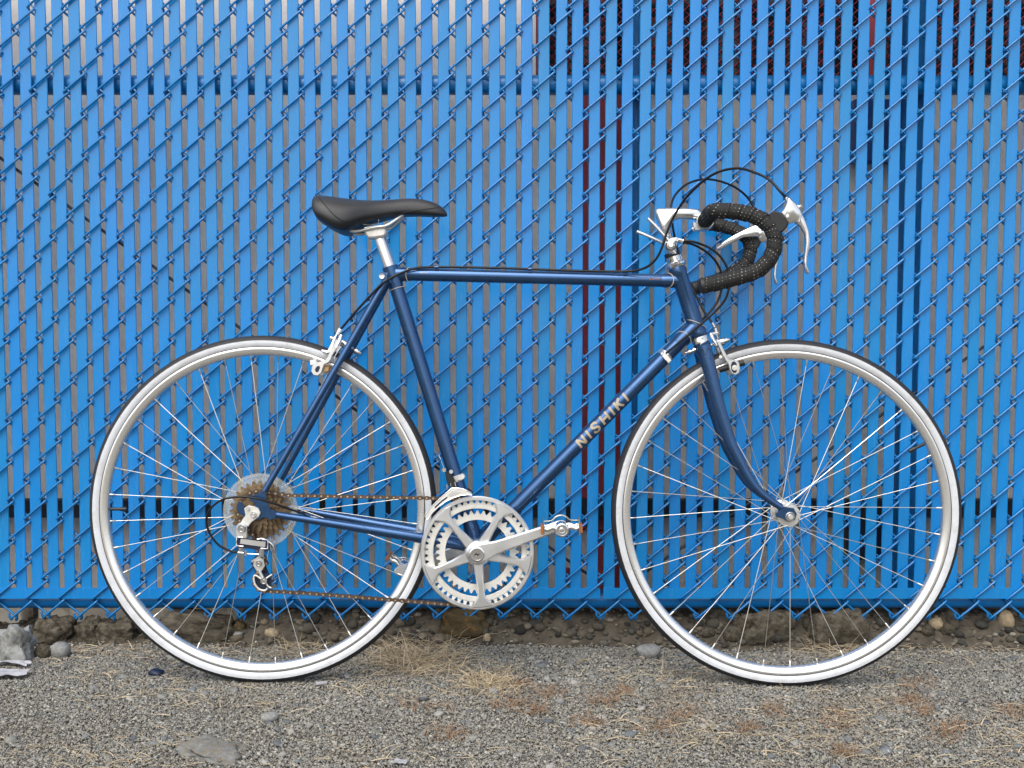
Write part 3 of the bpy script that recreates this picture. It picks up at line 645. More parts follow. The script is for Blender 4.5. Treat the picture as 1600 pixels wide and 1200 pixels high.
# litter
M_PAPER = mat('paper_scrap', (0.36, 0.36, 0.38), 0.8, var=0.3, vscale=40, bump=0.5, bscale=60)
def scrap(px, py, wpx, hpx, label, rz, seed, curl=0.006):
    p = G(px, py); s = FPX / (p.y + DC); a, b = wpx / s / 2, hpx / s * 1.6; n, m = 14, 8; v = []; f = []
    for lay in (0, 1):
        for j in range(m + 1):
            for i in range(n + 1):
                u, t = i / n * 2 - 1, j / m * 2 - 1
                edge = 1 + 0.18 * noise.noise(Vector((u * 1.3, t * 1.3, seed)))
                v.append((u * a * edge, t * b * edge, 0.004 + curl * (1 + noise.noise(Vector((u * 1.5, t * 1.5, seed + 4)))) - lay * 0.0008))
    k = (n + 1) * (m + 1)
    for lay in (0, 1):
        for j in range(m):
            for i in range(n):
                q = lay * k + j * (n + 1) + i; f.append((q, q + 1, q + n + 2, q + n + 1))
    o = obj('paper_scrap', (v, f), M_PAPER, None, None); o.location = p; o.rotation_euler = (0, 0, rad(rz)); tag(o, label, 'litter')
scrap(14, 1060, 60, 9, 'crumpled white paper scrap on the gravel at the left edge', 8, 1, 0.008)
scrap(22, 1042, 50, 5, 'torn whitish paper strip just above the crumpled scrap at left', -6, 2, 0.006)
scrap(625, 1196, 22, 5, 'small white paper scrap at the bottom edge of the gravel', -10, 4, 0.003)
p = G(502, 1073); cg = obj('cigarette_butt', lathe([(0, 0), (0.0038, 0), (0.0038, 0.02), (0.003, 0.021), (0, 0.021)], (0, 0, 0), (1, 0.25, 0.02), 14), M_PAPER); cg.location = p + Vector((-0.01, 0, 0.006)); tag(cg, 'white cigarette butt on the gravel under the rear wheel', 'litter')

# ------------------------------------------------------------------ BICYCLE
bike = empty('bicycle'); bike.rotation_euler = (-LEAN, 0, 0)
tag(bike, 'blue road bicycle with drop handlebar and whitewall tyres leaning on the fence', 'bicycle')
BB = P(745.5, 853); ST = P(609.5, 417)
YV = Vector((0, 1, 0))
# frame
frame = obj('frame', join(lathe([(0.016, -0.035), (0.021, -0.0345), (0.021, 0.0345), (0.016, 0.035)], BB, YV, 32)), M_FRAME, bike)
TT0, TT1 = P(614, 428), P(1060, 439); DT1 = P(1085, 511)
obj('seat_tube', rod(BB, ST, 0.0143, 28), M_FRAME, frame)
obj('top_tube', rod(TT0, TT1, 0.0129, 28), M_FRAME, frame)
obj('down_tube', rod(BB, DT1, 0.0145, 28), M_FRAME, frame)
ha = HAX
obj('head_tube', lathe([(0.0165, 0), (0.0172, 0.002), (0.0172, 0.012), (0.0162, 0.016), (0.0162, (H1 - H0).length - 0.016), (0.0172, (H1 - H0).length - 0.012), (0.0172, (H1 - H0).length - 0.002), (0.0165, (H1 - H0).length)], H0, ha, 32), M_FRAME, frame)
def lug(a, b, l, r):  # short sleeve at end a of tube a->b
    d = (b - a).normalized(); return tube([a, a + d * (l * 0.75), a + d * l], [r + 0.0016, r + 0.0014, r + 0.0003], 28)
sd = (BB - ST).normalized()
obj('lug', join(lug(ST - sd * 0.0005, BB, 0.043, 0.0143)), M_FRAME, frame)
obj('lug', lug(TT0 + (TT1 - TT0).normalized() * 0.006, TT1, 0.03, 0.0129), M_FRAME, frame)
obj('lug', lug(TT1, TT0, 0.034, 0.0129), M_FRAME, frame)
obj('lug', lug(DT1, BB, 0.048, 0.0145), M_FRAME, frame)
obj('lug', lug(BB, DT1, 0.055, 0.0145), M_FRAME, frame); obj('lug', lug(BB, ST, 0.05, 0.0143), M_FRAME, frame)
def stripe(c, ax, r, tilt=0.0, a0=0, a1=360, wd=0.0006, bow=0.0):
    ax = ax.normalized(); U = -YV; W = ax.cross(U); pts = []
    for i in range(25):
        a = rad(a0 + (a1 - a0) * i / 24); pts.append(c + (U * math.cos(a) + W * math.sin(a)) * r + ax * (math.sin(a) * tilt + bow * math.cos(a)))
    return tube(pts, wd, 6)
ttd = (TT1 - TT0).normalized(); dtd = (DT1 - BB).normalized()
obj('pinstripe', stripe(P(640, 429.5), ttd, 0.0145, 0, -100, 100, 0.0008, -0.006), M_LINE, frame)
obj('pinstripe', stripe(P(1043, 438.5), ttd, 0.0145, 0, -100, 100, 0.0008, 0.010), M_LINE, frame)
obj('pinstripe', stripe(P(1068, 528.5), dtd, 0.0161, 0, -100, 100, 0.0008, 0.009), M_LINE, frame)
obj('pinstripe', stripe(P(1087.5, 507), HAX, 0.0167, -0.014, -80, 80, 0.0008, 0.004), M_LINE, frame)
obj('pinstripe', stripe(P(621, 451), sd, 0.0160, 0, -100, 100, 0.0006, 0.0), M_LINE, frame)
for s in (-1, 1):
    e0 = P(604, 441, 0); e0 = e0 + Vector((0, s * 0.0145, 0)); e1 = P(414, 767, -0.058); e1.y = s * 0.061
    if s > 0: e1 = Vector((P(414, 767, -0.058).x, 0.061, P(414, 767, -0.058).z))
    m1 = e0.lerp(e1, 0.28); m1.y = s * 0.026
    obj('seat_stay', tube(crom([e0, m1, e0.lerp(e1, 0.65) , e1], 5), [0.0078 - 0.0016 * i / 15 for i in range(16)], 16), M_FRAME, frame)
    c0 = P(432, 804, -0.058); c0.y = s * 0.0585; c1 = P(655, 839.5, -0.034); c1.y = s * 0.036; c2 = BB + Vector((-0.004, s * 0.022, 0.001))
    cm = c0.lerp(c1, 0.55); cm.y = s * 0.045
    pp = crom([c0, cm, c1, c2], 5)
    obj('chain_stay', tube(pp, [0.0068 + 0.0042 * min(1, i / 10) for i in range(len(pp))], 18), M_FRAME, frame)
    dp = [(409, 767), (416, 769), (416, 780), (422, 795), (433, 799), (431, 809), (424, 812), (413, 808), (404, 812), (394, 812), (383, 808), (373, 801), (370, 790), (373, 783), (379, 786), (384, 796), (393, 798), (400, 793), (397, 785), (390, 780), (391, 774), (401, 773)]
    d2 = poly(dp, -0.061); obj('dropout', prism(d2, s * 0.061 - 0.0025, s * 0.061 + 0.0025, 0.0006), M_FRAME, frame)
br = P(548, 541); obj('stay_bridge', rod(br + YV * -0.03, br + YV * 0.03, 0.0055, 12), M_FRAME, frame)
bs = P(597, 431.5, -0.014); obj('seat_bolt', join(lathe([(0, 0.003), (0.002, 0.003), (0.0022, 0.0), (0.0052, -0.0005), (0.0062, 0.003), (0.0062, 0.034), (0.005, 0.036), (0, 0.036)], bs + YV * -0.004, YV, 24)), M_ALU, frame)
obj('seat_lug_ear', lathe([(0, -0.012), (0.0085, -0.012), (0.0085, 0.012), (0, 0.012)], Vector((bs.x, 0, bs.z)) + Vector((0.002, 0, 0)), YV, 24), M_FRAME, frame)
# lettering wrapped on the down tube
def wrap_strokes(strokes, org, ax, r, wd, up=None):
    ax = ax.normalized(); nrm = YV.cross(ax).normalized()
    if nrm.z < 0: nrm = -nrm
    v, f = [], []; q = 0
    for st in strokes:
        for a, b in zip(st[:-1], st[1:]):
            a, b = Vector(a), Vector(b); d = (b - a).normalized(); n_ = Vector((-d.y, d.x)) * wd / 2; k = 6; q += 1
            a2, b2 = (a - d * wd * 0.35, b + d * wd * 0.35) if len(st) > 2 else (a, b); n0 = len(v)
            for i in range(k + 1):
                c = a2.lerp(b2, i / k)
                for s in (-1, -0.33, 0.33, 1):
                    e = c + n_ * s; R = r + 0.00025 + 0.00003 * (q % 5); th = e.y / r
                    v.append(org + ax * e.x + (-YV * math.cos(th) + nrm * math.sin(th)) * R)
            for i in range(k):
                for s in range(3):
                    o = n0 + i * 4 + s; f.append((o, o + 1, o + 5, o + 4))
    return v, f
def letters(word, h, wd, gap):
    S = []; x = 0
    sh = {'I': ([[(0, 0), (0, 1)]], 0.0), 'N': ([[(0, 0), (0, 1)], [(0, 1), (0.72, 0)], [(0.72, 0), (0.72, 1)]], 0.72), 'H': ([[(0, 0), (0, 1)], [(0.72, 0), (0.72, 1)], [(0, 0.5), (0.72, 0.5)]], 0.72),
          'K': ([[(0, 0), (0, 1)], [(0.02, 0.42), (0.66, 1)], [(0.22, 0.6), (0.7, 0)]], 0.68),
          'S': ([[(0.66, 0.8), (0.52, 0.96), (0.2, 0.98), (0.04, 0.82), (0.06, 0.66), (0.2, 0.56), (0.5, 0.44), (0.64, 0.32), (0.62, 0.14), (0.46, 0.02), (0.16, 0.03), (0.02, 0.2)]], 0.66)}
    for ch in word:
        st, w_ = sh[ch]
        for s in st: S.append([((x + p[0] * h + 0.12 * p[1] * h), (p[1] - 0.5) * h) for p in s])
        x += w_ * h + gap
    return S
t0 = P(903.5, 694, -0.0145); t0 = BB + dtd * (t0 - BB).dot(dtd)
obj('lettering', wrap_strokes(letters('NISHIKI', 0.0200, 0.0045, 0.0125), t0, dtd, 0.0145, 0.0047), M_GOLD, frame, None, label='gold capital lettering along the down tube')
sq = [[(i * 0.0016, 0.0018 * math.sin(i * 2.3) + 0.0008 * math.sin(i * 5.1)) for i in range(16)]]
obj('lettering', wrap_strokes(sq, P(1012, 436, 0) , ttd, 0.0129, 0.0012), M_RUSTY, frame, None, label='worn illegible copper script near the head tube')
sq2 = [[(i * 0.0014, 0.004 + 0.0009 * math.sin(i * 2.1)) for i in range(14)]]
obj('lettering', wrap_strokes(sq2, P(655, 430, 0), ttd, 0.0129, 0.0008), M_LINE, frame, None, label='small worn script near the seat tube')
cb = P(1037, 553); cb = BB + dtd * (cb - BB).dot(dtd)
clampb = obj('cable_clamp', join(tube([cb - dtd * 0.005, cb + dtd * 0.005], 0.0163, 28), prism(poly([(1037, 549), (1044, 556), (1049, 563), (1044, 568), (1037, 561), (1033, 556)], -0.016), -0.022, -0.008, 0.001), rod(P(1044.5, 562, -0.03), P(1044.5, 562, -0.012), 0.0042, 14)), M_CHROME, bike)
# headset
hl = (H1 - H0).length
headset = obj('headset', lathe([(0.012, 0.0005), (0.0175, 0.0005), (0.0185, 0.003), (0.0215, 0.005), (0.0218, 0.008), (0.0185, 0.0105), (0.0152, 0.0115), (0.0152, 0.0225), (0.012, 0.0225)], H1, HAX, 40), M_CHROME, bike)
obj('lock_nut', lathe([(0.012, 0.023), (0.0165, 0.023), (0.0165, 0.031), (0.012, 0.0315)], H1, HAX, 8), M_BLACK, headset)
obj('lower_cup', lathe([(0.01, -0.0005), (0.0165, -0.0005), (0.0168, -0.005), (0.0178, -0.0075), (0.0178, -0.0125), (0.012, -0.013)], H0, HAX, 40), M_CHROME, headset)
# fork
CR = H0 - HAX * 0.0135
fork = obj('fork', join(lathe([(0.0165, 0), (0.0165, -0.02), (0.014, -0.026)], CR, HAX, 32), tube([CR - HAX * 0.012 + YV * -0.036, CR - HAX * 0.010, CR - HAX * 0.012 + YV * 0.036], 0.0125, 20)), M_FRAME, bike, M=MF)
bpx = [(1099.5, 540), (1105, 562), (1114, 600), (1123.5, 637), (1135.5, 675), (1146, 702), (1158, 725), (1169, 745), (1182, 763), (1200, 779), (1221, 793)]
brr = [0.0140, 0.0140, 0.0136, 0.013, 0.0122, 0.0114, 0.0106, 0.0098, 0.0088, 0.0076, 0.0066]
for s in (-1, 1):
    pts = []
    for i, (x, y) in enumerate(bpx):
        yl = -(0.034 + 0.0135 * i / 10); q = P(x, y, yl, MF); q.y = -yl * s; pts.append(q)
    sm_ = crom(pts, 4); rs = [np.interp(i / 4, range(11), brr) for i in range(len(sm_))]
    obj('blade', tube(sm_, [float(r) for r in rs], 18, oval=[(0.78, 1.0)] * len(sm_)), M_FRAME, fork)
    dq = poly([(1214, 788), (1226, 792), (1240, 794), (1245, 803), (1242, 812), (1234, 815), (1226, 812), (1219, 809), (1213, 808), (1211, 803), (1216, 800)], -0.0475, MF)
    obj('dropout', prism(dq, s * 0.0475 - 0.002, s * 0.0475 + 0.002, 0.0005), M_FRAME, fork)
    lg = [P(x, y, -0.046, MF) for x, y in [(1094, 555), (1096.5, 546), (1099, 548), (1102, 555), (1105, 553.5), (1104.5, 546), (1106, 543.5), (1110, 548), (1113, 551)]]
    lpts = []
    cpx = [(1093.5, 553), (1096, 546), (1099, 547.5), (1101, 553.5), (1104, 554), (1104.5, 546.5), (1106.5, 544), (1109.5, 547), (1111.5, 549)]
    for (x, y) in cpx:
        q = P(x, y, -0.045, MF); ax0 = P(bpx[0][0], bpx[0][1], -0.034, MF); ax1 = P(bpx[1][0], bpx[1][1], -0.036, MF); dd = (ax1 - ax0).normalized()
        c_ = ax0 + dd * (q - ax0).dot(dd); off = (q - c_); off.y = 0; t_ = min(0.97, off.length / 0.014); yy = -0.0345 - 0.0109 * math.sqrt(1 - t_ * t_) - 0.0002; q.y = yy if s < 0 else -yy; lpts.append(q)
    obj('lug_line', tube(crom(lpts, 3), 0.0005, 5), M_BLACK, fork)
# wheels
def wheel(hub, M, side_l, side_r, fl, phase, pat, label, valve_ang):
    wrim = []
    prof = [(0.3190, -0.0118), (0.3190, -0.0105), (0.3150, -0.0102), (0.3150, 0.0102), (0.3190, 0.0105), (0.3190, 0.0118), (0.3172, 0.0126), (0.3140, 0.0120), (0.3085, 0.0100), (0.3055, 0.0080), (0.3038, 0.004), (0.3035, 0), (0.3038, -0.004), (0.3055, -0.0080), (0.3085, -0.0100), (0.3140, -0.0120), (0.3172, -0.0126)]
    prof = [(r * KW, y) for r, y in prof]
    wh = obj('wheel', lathe(prof, hub, YV, 128, True), M_RIM, bike, 50, M, label)
    rc, a_, b_ = 0.3287 * KW, 0.0142, 0.0138
    def sec(t): return (rc + b_ * math.cos(t), a_ * math.sin(t))
    tr = [sec(t) for t in np.linspace(-1.28, 1.28, 17)]
    inner = [(0.3185 * KW, 0.0108), (0.3165 * KW, 0.006), (0.3165 * KW, -0.006), (0.3185 * KW, -0.0108)]
    full = [sec(t) for t in np.linspace(-2.38, 2.38, 31)]
    body = [(r - 0.0006, y * 0.965) for r, y in full]
    obj('tyre', join(lathe(tr, hub, YV, 128), lathe(body + inner, hub, YV, 128, True)), M_TYRE, wh, 60)
    for s in (-1, 1):
        ww = [(sec(t)[0], sec(t)[1] * s) for t in np.linspace(1.262, 2.26, 10)]
        ww = [(ww[0][0] + 0.0001, ww[0][1] + 0.0001 * s)] + ww + [(ww[-1][0] - 0.0003, ww[-1][1] - 0.0012 * s)]
        obj('whitewall', lathe(ww, hub, YV, 128), M_WHITE, wh, 60)
    L0, R0 = side_l, side_r
    hb = [(0, R0[0] - 0.0), (0.0045, R0[0]), (0.0045, R0[1])]
    hprof = [(0, fl[2] - 0.007), (0.0042, fl[2] - 0.007), (0.0042, fl[2]), (0.0078, fl[2]), (0.0078, fl[0] - 0.006), (0.011, fl[0] - 0.005), (0.013, fl[0] - 0.002), (fl[4], fl[0] - 0.0015), (fl[4] + 0.0005, fl[0]), (fl[4], fl[0] + 0.0015), (0.0145, fl[0] + 0.0035), (0.0125, (fl[0] + fl[1]) / 2), (0.0145, fl[1] - 0.0035), (fl[4], fl[1] - 0.0015), (fl[4] + 0.0005, fl[1]), (fl[4], fl[1] + 0.0015), (0.013, fl[1] + 0.002), (0.011, fl[1] + 0.005), (0.0078, fl[1] + 0.006), (0.0078, fl[3]), (0.0042, fl[3]), (0.0042, fl[3] + 0.007), (0, fl[3] + 0.007)]
    hu = obj('hub', lathe(hprof, hub, YV, 40), M_ALUDULL, wh, 35)
    rg = random.Random(int(phase * 10))
    for k in range(36):
        ar = rad(phase - 10 * k); near = (k % 2 == 0); sgn = pat[k % 4]
        yh = fl[0] if near else fl[1]; ah = ar - sgn * rad(63)
        out = -0.0022 if near else 0.0022
        if (k // 2) % 2: out = -out
        pr = hub + Vector((math.cos(ar) * 0.3065, -0.0015 if near else 0.0015, math.sin(ar) * 0.3065))
        ph = hub + Vector((math.cos(ah) * (fl[4] - 0.003), yh + out, math.sin(ah) * (fl[4] - 0.003)))
        d = (ph - pr).normalized()
        hook = ph + Vector((0, -out * 1.6, 0))
        sv = join(tube([pr + d * 0.010, ph, hook], 0.00078, 6), tube([pr - d * 0.001, pr + d * 0.011, pr + d * 0.0115], [0.0019, 0.0017, 0.001], 8))
        obj('spoke', sv, M_STEEL, wh, 60)
    a = rad(valve_ang); d = Vector((math.cos(a), 0, math.sin(a)))
    obj('valve', tube([hub + d * 0.304, hub + d * 0.300, hub + d * 0.284, hub + d * 0.2838, hub + d * 0.272, hub + d * 0.2715], [0.0036, 0.0032, 0.003, 0.0042, 0.0042, 0.003], 14), M_BLACK, wh)
    return wh
wheel(HUBR, None, None, (-.06, .06), (-0.020, 0.036, -0.060, 0.060, 0.0225), 174.5, (1, 1, -1, -1), 'rear wheel with freewheel and clear spoke guard', 180)
wheel(HUBF, MF, None, (-.05, .05), (-0.0345, 0.0345, -0.0515, 0.0515, 0.0225), 2.2, (-1, -1, 1, 1), 'front wheel turned slightly outward', 27)
# wheel nuts seen on the front dropout
nf = HUBF + YV * -0.0500
obj('axle_nut', lathe([(0, -0.0075), (0.0038, -0.0075), (0.0042, -0.0065), (0.0042, -0.004), (0.0072, -0.004), (0.0078, -0.003), (0.0078, 0.0), (0.0092, 0.0), (0.0092, 0.0012), (0, 0.0012)], nf, YV, 24), M_CHROME, fork)
# freewheel
def gear(c, rt, rr_, ri, n, y0, y1, duty=0.5):
    o, i_ = [], []; m = n * 8
    for k in range(m):
        ph = (k % 8) / 8; a = 2 * math.pi * k / m
        sh_ = 0.5 + 0.5 * math.cos(2 * math.pi * ph); sh_ = min(1, max(0, (sh_ - 0.22) * 1.6))
        r = rr_ + (rt - rr_) * sh_; o.append((c.x + r * math.cos(a), c.z + r * math.sin(a))); i_.append((c.x + ri * math.cos(a), c.z + ri * math.sin(a)))
    return ringplate(o, i_, y0, y1)
fw = obj('freewheel', lathe([(0, -0.052), (0.012, -0.052), (0.0165, -0.051), (0.0175, -0.046), (0.0175, -0.026), (0, -0.026)], HUBR, YV, 32), M_COG, bike, 35)
for i, n in enumerate((28, 24, 20, 17, 14)):
    r = n * 0.0127 / 2 / math.pi; y = -0.0285 - i * 0.0055
    obj('sprocket', gear(HUBR, r + 0.0028, r - 0.0042, 0.017, n, y - 0.0012, y + 0.0012), M_COG, fw, 30)
gd = [(0.03, -0.0238), (0.0715, -0.0238), (0.073, -0.0245), (0.0735, -0.0255), (0.073, -0.0262), (0.0668, -0.0262), (0.066, -0.0248), (0.03, -0.0248)]
obj('spoke_guard', lathe(gd, HUBR, YV, 72, True), M_CLEAR, bike, 35)
# crankset
CKY = -0.050
CK = P(745.8, 863.5, CKY); BC = Vector((CK.x, 0, CK.z))
def circ(r, n, c=CK): return [(c.x + r * math.cos(2 * math.pi * i / n), c.z + r * math.sin(2 * math.pi * i / n)) for i in range(n)]
spid = []
rad_arms = [59.4 + 72 * k for k in range(5)]
out = []
for A in rad_arms:
    a = rad(A)
    def pt(r, off): return (CK.x + r * math.cos(a) - off * math.sin(a), CK.z + r * math.sin(a) + off * math.cos(a))
    arm = [pt(0.012, 0.013), pt(0.026, 0.0105), pt(0.05, 0.0072), pt(0.075, 0.0063), pt(0.086, 0.008), pt(0.096, 0.0155), pt(0.1035, 0.023), pt(0.1065, 0.010), pt(0.1068, 0), pt(0.1065, -0.010), pt(0.1035, -0.023), pt(0.096, -0.0155), pt(0.086, -0.008), pt(0.075, -0.0063), pt(0.05, -0.0072), pt(0.026, -0.0105), pt(0.012, -0.013)]
    spid.append((arm, a))
crankset = obj('crankset', join(lathe([(0, -0.010), (0.020, -0.010), (0.024, -0.007), (0.0255, -0.003), (0.0255, 0.006), (0, 0.006)], CK, YV, 40)), M_BRIGHT, bike)
for arm, a in spid:
    obj('spider_arm', prism(arm, CKY - 0.0085, CKY + 0.0005, 0.0028), M_BRIGHT, crankset)
obj('chain_guard', lathe([(0.1022, -0.0045), (0.1030, -0.0065), (0.1085, -0.0065), (0.1105, -0.0045), (0.1105, -0.0005), (0.1085, 0.0005), (0.1022, 0.0)], CK, YV, 120, True), M_BRIGHT, crankset)
obj('chainring', gear(CK, 0.1052, 0.0962, 0.0865, 52, CKY + 0.0012, CKY + 0.0038), M_CREAM, crankset, 30)
gx = lathe([(0.0855, 0.0005), (0.0865, -0.0008), (0.0945, -0.0008), (0.0955, 0.001), (0.0955, 0.0036), (0.0855, 0.0036)], CK, YV, 120, True)
obj('chainring_web', gx, M_CREAM, crankset)
obj('chainring', gear(Vector((CK.x, 0, CK.z)), 0.0810, 0.0742, 0.0630, 40, CKY + 0.0075, CKY + 0.0105), M_CREAM, crankset, 30)
for arm, a in spid:
    for r_ in (0.079,):
        c_ = Vector((CK.x + r_ * math.cos(a), CKY, CK.z + r_ * math.sin(a)))
        obj('ring_bolt', lathe([(0, 0.012), (0.0045, 0.012), (0.0045, 0.0006), (0, 0.0006)], c_, YV, 14), M_ALUDULL, crankset)
PEDY = -0.060
PD = P(872, 822, -0.062); dv = Vector((PD.x - CK.x, 0, PD.z - CK.z)).normalized(); LC = 0.170
def crank(sgn, y):
    c0 = Vector((CK.x, 0, CK.z)); d = dv * sgn; n_ = Vector((-d.z, 0, d.x)); P2 = lambda l, o: XZ(c0 + d * l + n_ * o)
    pl = [P2(-0.0175, -0.006), P2(-0.0175, 0.006), P2(-0.012, 0.014), P2(0, 0.0185), P2(0.018, 0.0165), P2(0.04, 0.0128), P2(0.09, 0.0112), P2(0.15, 0.0100), P2(0.168, 0.0105), P2(0.178, 0.0085), P2(0.1825, 0.003), P2(0.1825, -0.003), P2(0.178, -0.0085), P2(0.168, -0.0105), P2(0.15, -0.0100), P2(0.09, -0.0112), P2(0.04, -0.0128), P2(0.018, -0.0165), P2(0, -0.0185), P2(-0.012, -0.014)]
    return prism(pl, y - 0.0065, y + 0.0065, 0.003)
obj('crank_arm', crank(1, CKY - 0.0145), M_BRIGHT, crankset)
obj('crank_arm', crank(-1, 0.064), M_ALU, crankset)
cap = CK + YV * -0.0215
obj('dust_cap', lathe([(0.0148, 0.002), (0.0148, -0.0005), (0.0138, -0.0012), (0.0115, -0.0012), (0.0112, -0.0006), (0, -0.0004)], cap, YV, 32), M_CHROME, crankset)
lgp = [(-0.0065, -0.002), (-0.001, 0.0035), (-0.0005, 0.001), (0.0062, 0.0022), (0.001, -0.0032), (0.0004, -0.0008)]
obj('emblem', prism([(cap.x + a, cap.z + b) for a, b in lgp], cap.y - 0.0011, cap.y - 0.0002), M_BLACK, crankset)
obj('axle', rod(BC + YV * -0.045, BC + YV * 0.065, 0.0085, 20), M_ALUDULL, crankset)
def pedal(sgn):
    c = Vector((CK.x, 0, CK.z)) + dv * LC * sgn; side = -sgn; y0 = 0.068 if sgn > 0 else 0.073  # distance of the inner cage plate
    tilt = Matrix.Rotation(rad(-2 if sgn > 0 else 38), 3, 'Y')
    def W_(x, y, z):
        q = tilt @ Vector((x, 0, z)); return Vector((c.x + q.x, side * -1 * -y if False else (-y if sgn > 0 else y), c.z + q.z))
    def tv(vf): return [W_(p[0], p[1], p[2]) for p in vf[0]], vf[1]
    body = lathe([(0.0065, 0.0), (0.0085, 0.002), (0.0085, 0.012), (0.0115, 0.016), (0.0115, 0.052), (0.0135, 0.054), (0.0138, 0.060), (0.0125, 0.0625), (0.0105, 0.0632), (0.0098, 0.0622), (0.0055, 0.0622), (0.004, 0.0635), (0, 0.0637)], (0, y0, 0), (0, 1, 0), 32)
    pe = obj('pedal', tv(body), M_CHROME, bike, 35)
    ys = (y0 + 0.016, y0 + 0.052)
    for sx in (-1, 1):
        pl = [(sx * 0.033, y0 + 0.012), (sx * 0.033, y0 + 0.056)]
        cv = []
        zt, zbm = 0.0155, -0.0125
        plate = box(min(sx * 0.0325, sx * 0.0342), max(sx * 0.0325, sx * 0.0342), y0 + 0.010, y0 + 0.056, zbm, zt)
        for kk in range(6):
            plate = join(plate, box(min(sx * 0.0325, sx * 0.0342), max(sx * 0.0325, sx * 0.0342), y0 + 0.012 + kk * 0.0075, y0 + 0.016 + kk * 0.0075, zt, zt + 0.003))
        obj('cage_plate', tv(plate), M_DARKSTEEL, pe)
        obj('reflector', tv(box(min(sx * 0.0345, sx * 0.039), max(sx * 0.0345, sx * 0.039), y0 + 0.016, y0 + 0.058, -0.0075, 0.0085, 0.001)), M_ORANGE, pe)
        for yy in ys:
            arm = tube(crom([V3(sx * 0.009, yy, 0.002), V3(sx * 0.018, yy, 0.0035), V3(sx * 0.026, yy, 0.0005), V3(sx * 0.0325, yy, 0.002)], 4), 0.0036, 10, oval=[(0.6, 1.1)] * 13)
            obj('cage_arm', tv(arm), M_ALU, pe)
    top = tube(crom([V3(-0.0325, y0 + 0.02, 0.012), V3(-0.018, y0 + 0.02, 0.013), V3(-0.010, y0 + 0.02, 0.020), V3(0, y0 + 0.02, 0.023), V3(0.010, y0 + 0.02, 0.020), V3(0.018, y0 + 0.02, 0.013), V3(0.0325, y0 + 0.02, 0.012)], 4), 0.0015, 8)
    obj('cage_bridge', tv(top), M_DARKSTEEL, pe)
pedal(1); pedal(-1)
# chain
CHY = CKY + 0.0025; CY2 = -0.0405
def chain_path():
    pts = []
    r = 52 * 0.0127 / 2 / math.pi
    for i in range(0, 37):
        a = rad(95 - 190 * i / 36); pts.append(V3(CK.x + r * math.cos(a), CHY, CK.z + r * math.sin(a)))
    low = [(705, 944.5), (640, 939.5), (560, 933), (480, 927)]
    for x, y in low: q = P(x, y, -0.043); q.y = -0.043 + 0.0; pts.append(q)
    tp = P(412.5, 907.5, -0.043); gp = P(404, 880, -0.043); rp = 0.0205
    for a in range(-85, -250, -20): pts.append(V3(tp.x + rp * math.cos(rad(a)), -0.0415, tp.z + rp * math.sin(rad(a))))
    rg_ = 0.0155
    for a in (-20, 10, 40, 70): pts.append(V3(gp.x + rg_ * math.cos(rad(a)), -0.041, gp.z + rg_ * math.sin(rad(a))))
    rs = 20 * 0.0127 / 2 / math.pi
    for a in range(250, 80, -15): pts.append(V3(HUBR.x + rs * math.cos(rad(a)), -0.0405, HUBR.z + rs * math.sin(rad(a))))
    for x, y in [(450, 774), (520, 775.5), (600, 777), (680, 778.5)]: pts.append(P(x, y, -0.043))
    return pts
cp = chain_path(); cl = [0]
for a, b in zip(cp, cp[1:] + cp[:1]): cl.append(cl[-1] + (b - a).length)
nl = int(round(cl[-1] / 0.0127 / 2)) * 2; stp = cl[-1] / nl
def at_len(s):
    s %= cl[-1]; i = int(np.searchsorted(cl, s, side='right')) - 1; i = min(i, len(cp) - 1); t = (s - cl[i]) / max(1e-9, cl[i + 1] - cl[i]); return cp[i].lerp(cp[(i + 1) % len(cp)], t)
cv, pv = [], []
for k in range(nl):
    a, b = at_len(k * stp), at_len((k + 1) * stp); m_ = (a + b) / 2; d = (b - a); L_ = d.length; d.normalize(); n_ = Vector((-d.z, 0, d.x)).normalized()
    outer = k % 2; yo = 0.0031 if outer else 0.0019
    ol = []
    for u, h in ((-L_ / 2 - 0.004, 0.0), (-L_ / 2 - 0.0028, 0.0029), (-L_ / 2, 0.0041), (-L_ / 2 + 0.0032, 0.0032), (0, 0.0023), (L_ / 2 - 0.0032, 0.0032), (L_ / 2, 0.0041), (L_ / 2 + 0.0028, 0.0029), (L_ / 2 + 0.004, 0.0)): ol.append((u, h))
    ol = ol + [(u, -h) for u, h in ol[-2:0:-1]]
    for s in (-1, 1):
        pl_ = [XZ(m_ + d * u + n_ * h) for u, h in ol]; y_ = m_.y + s * yo; cv.append(prism(pl_, y_ - 0.0005, y_ + 0.0005))
    pv.append(rod(V3(a.x, a.y - 0.0042, a.z), V3(a.x, a.y + 0.0042, a.z), 0.0018, 8)); cv.append(rod(V3(a.x, a.y - 0.0015, a.z), V3(a.x, a.y + 0.0015, a.z), 0.0036, 8))
chain = obj('chain', join(*cv), M_CHAIN, bike, 30); chain['kind'] = 'stuff'
cpn = obj('chain_pins', join(*pv), M_PIN, chain, 30); cpn['kind'] = 'stuff'
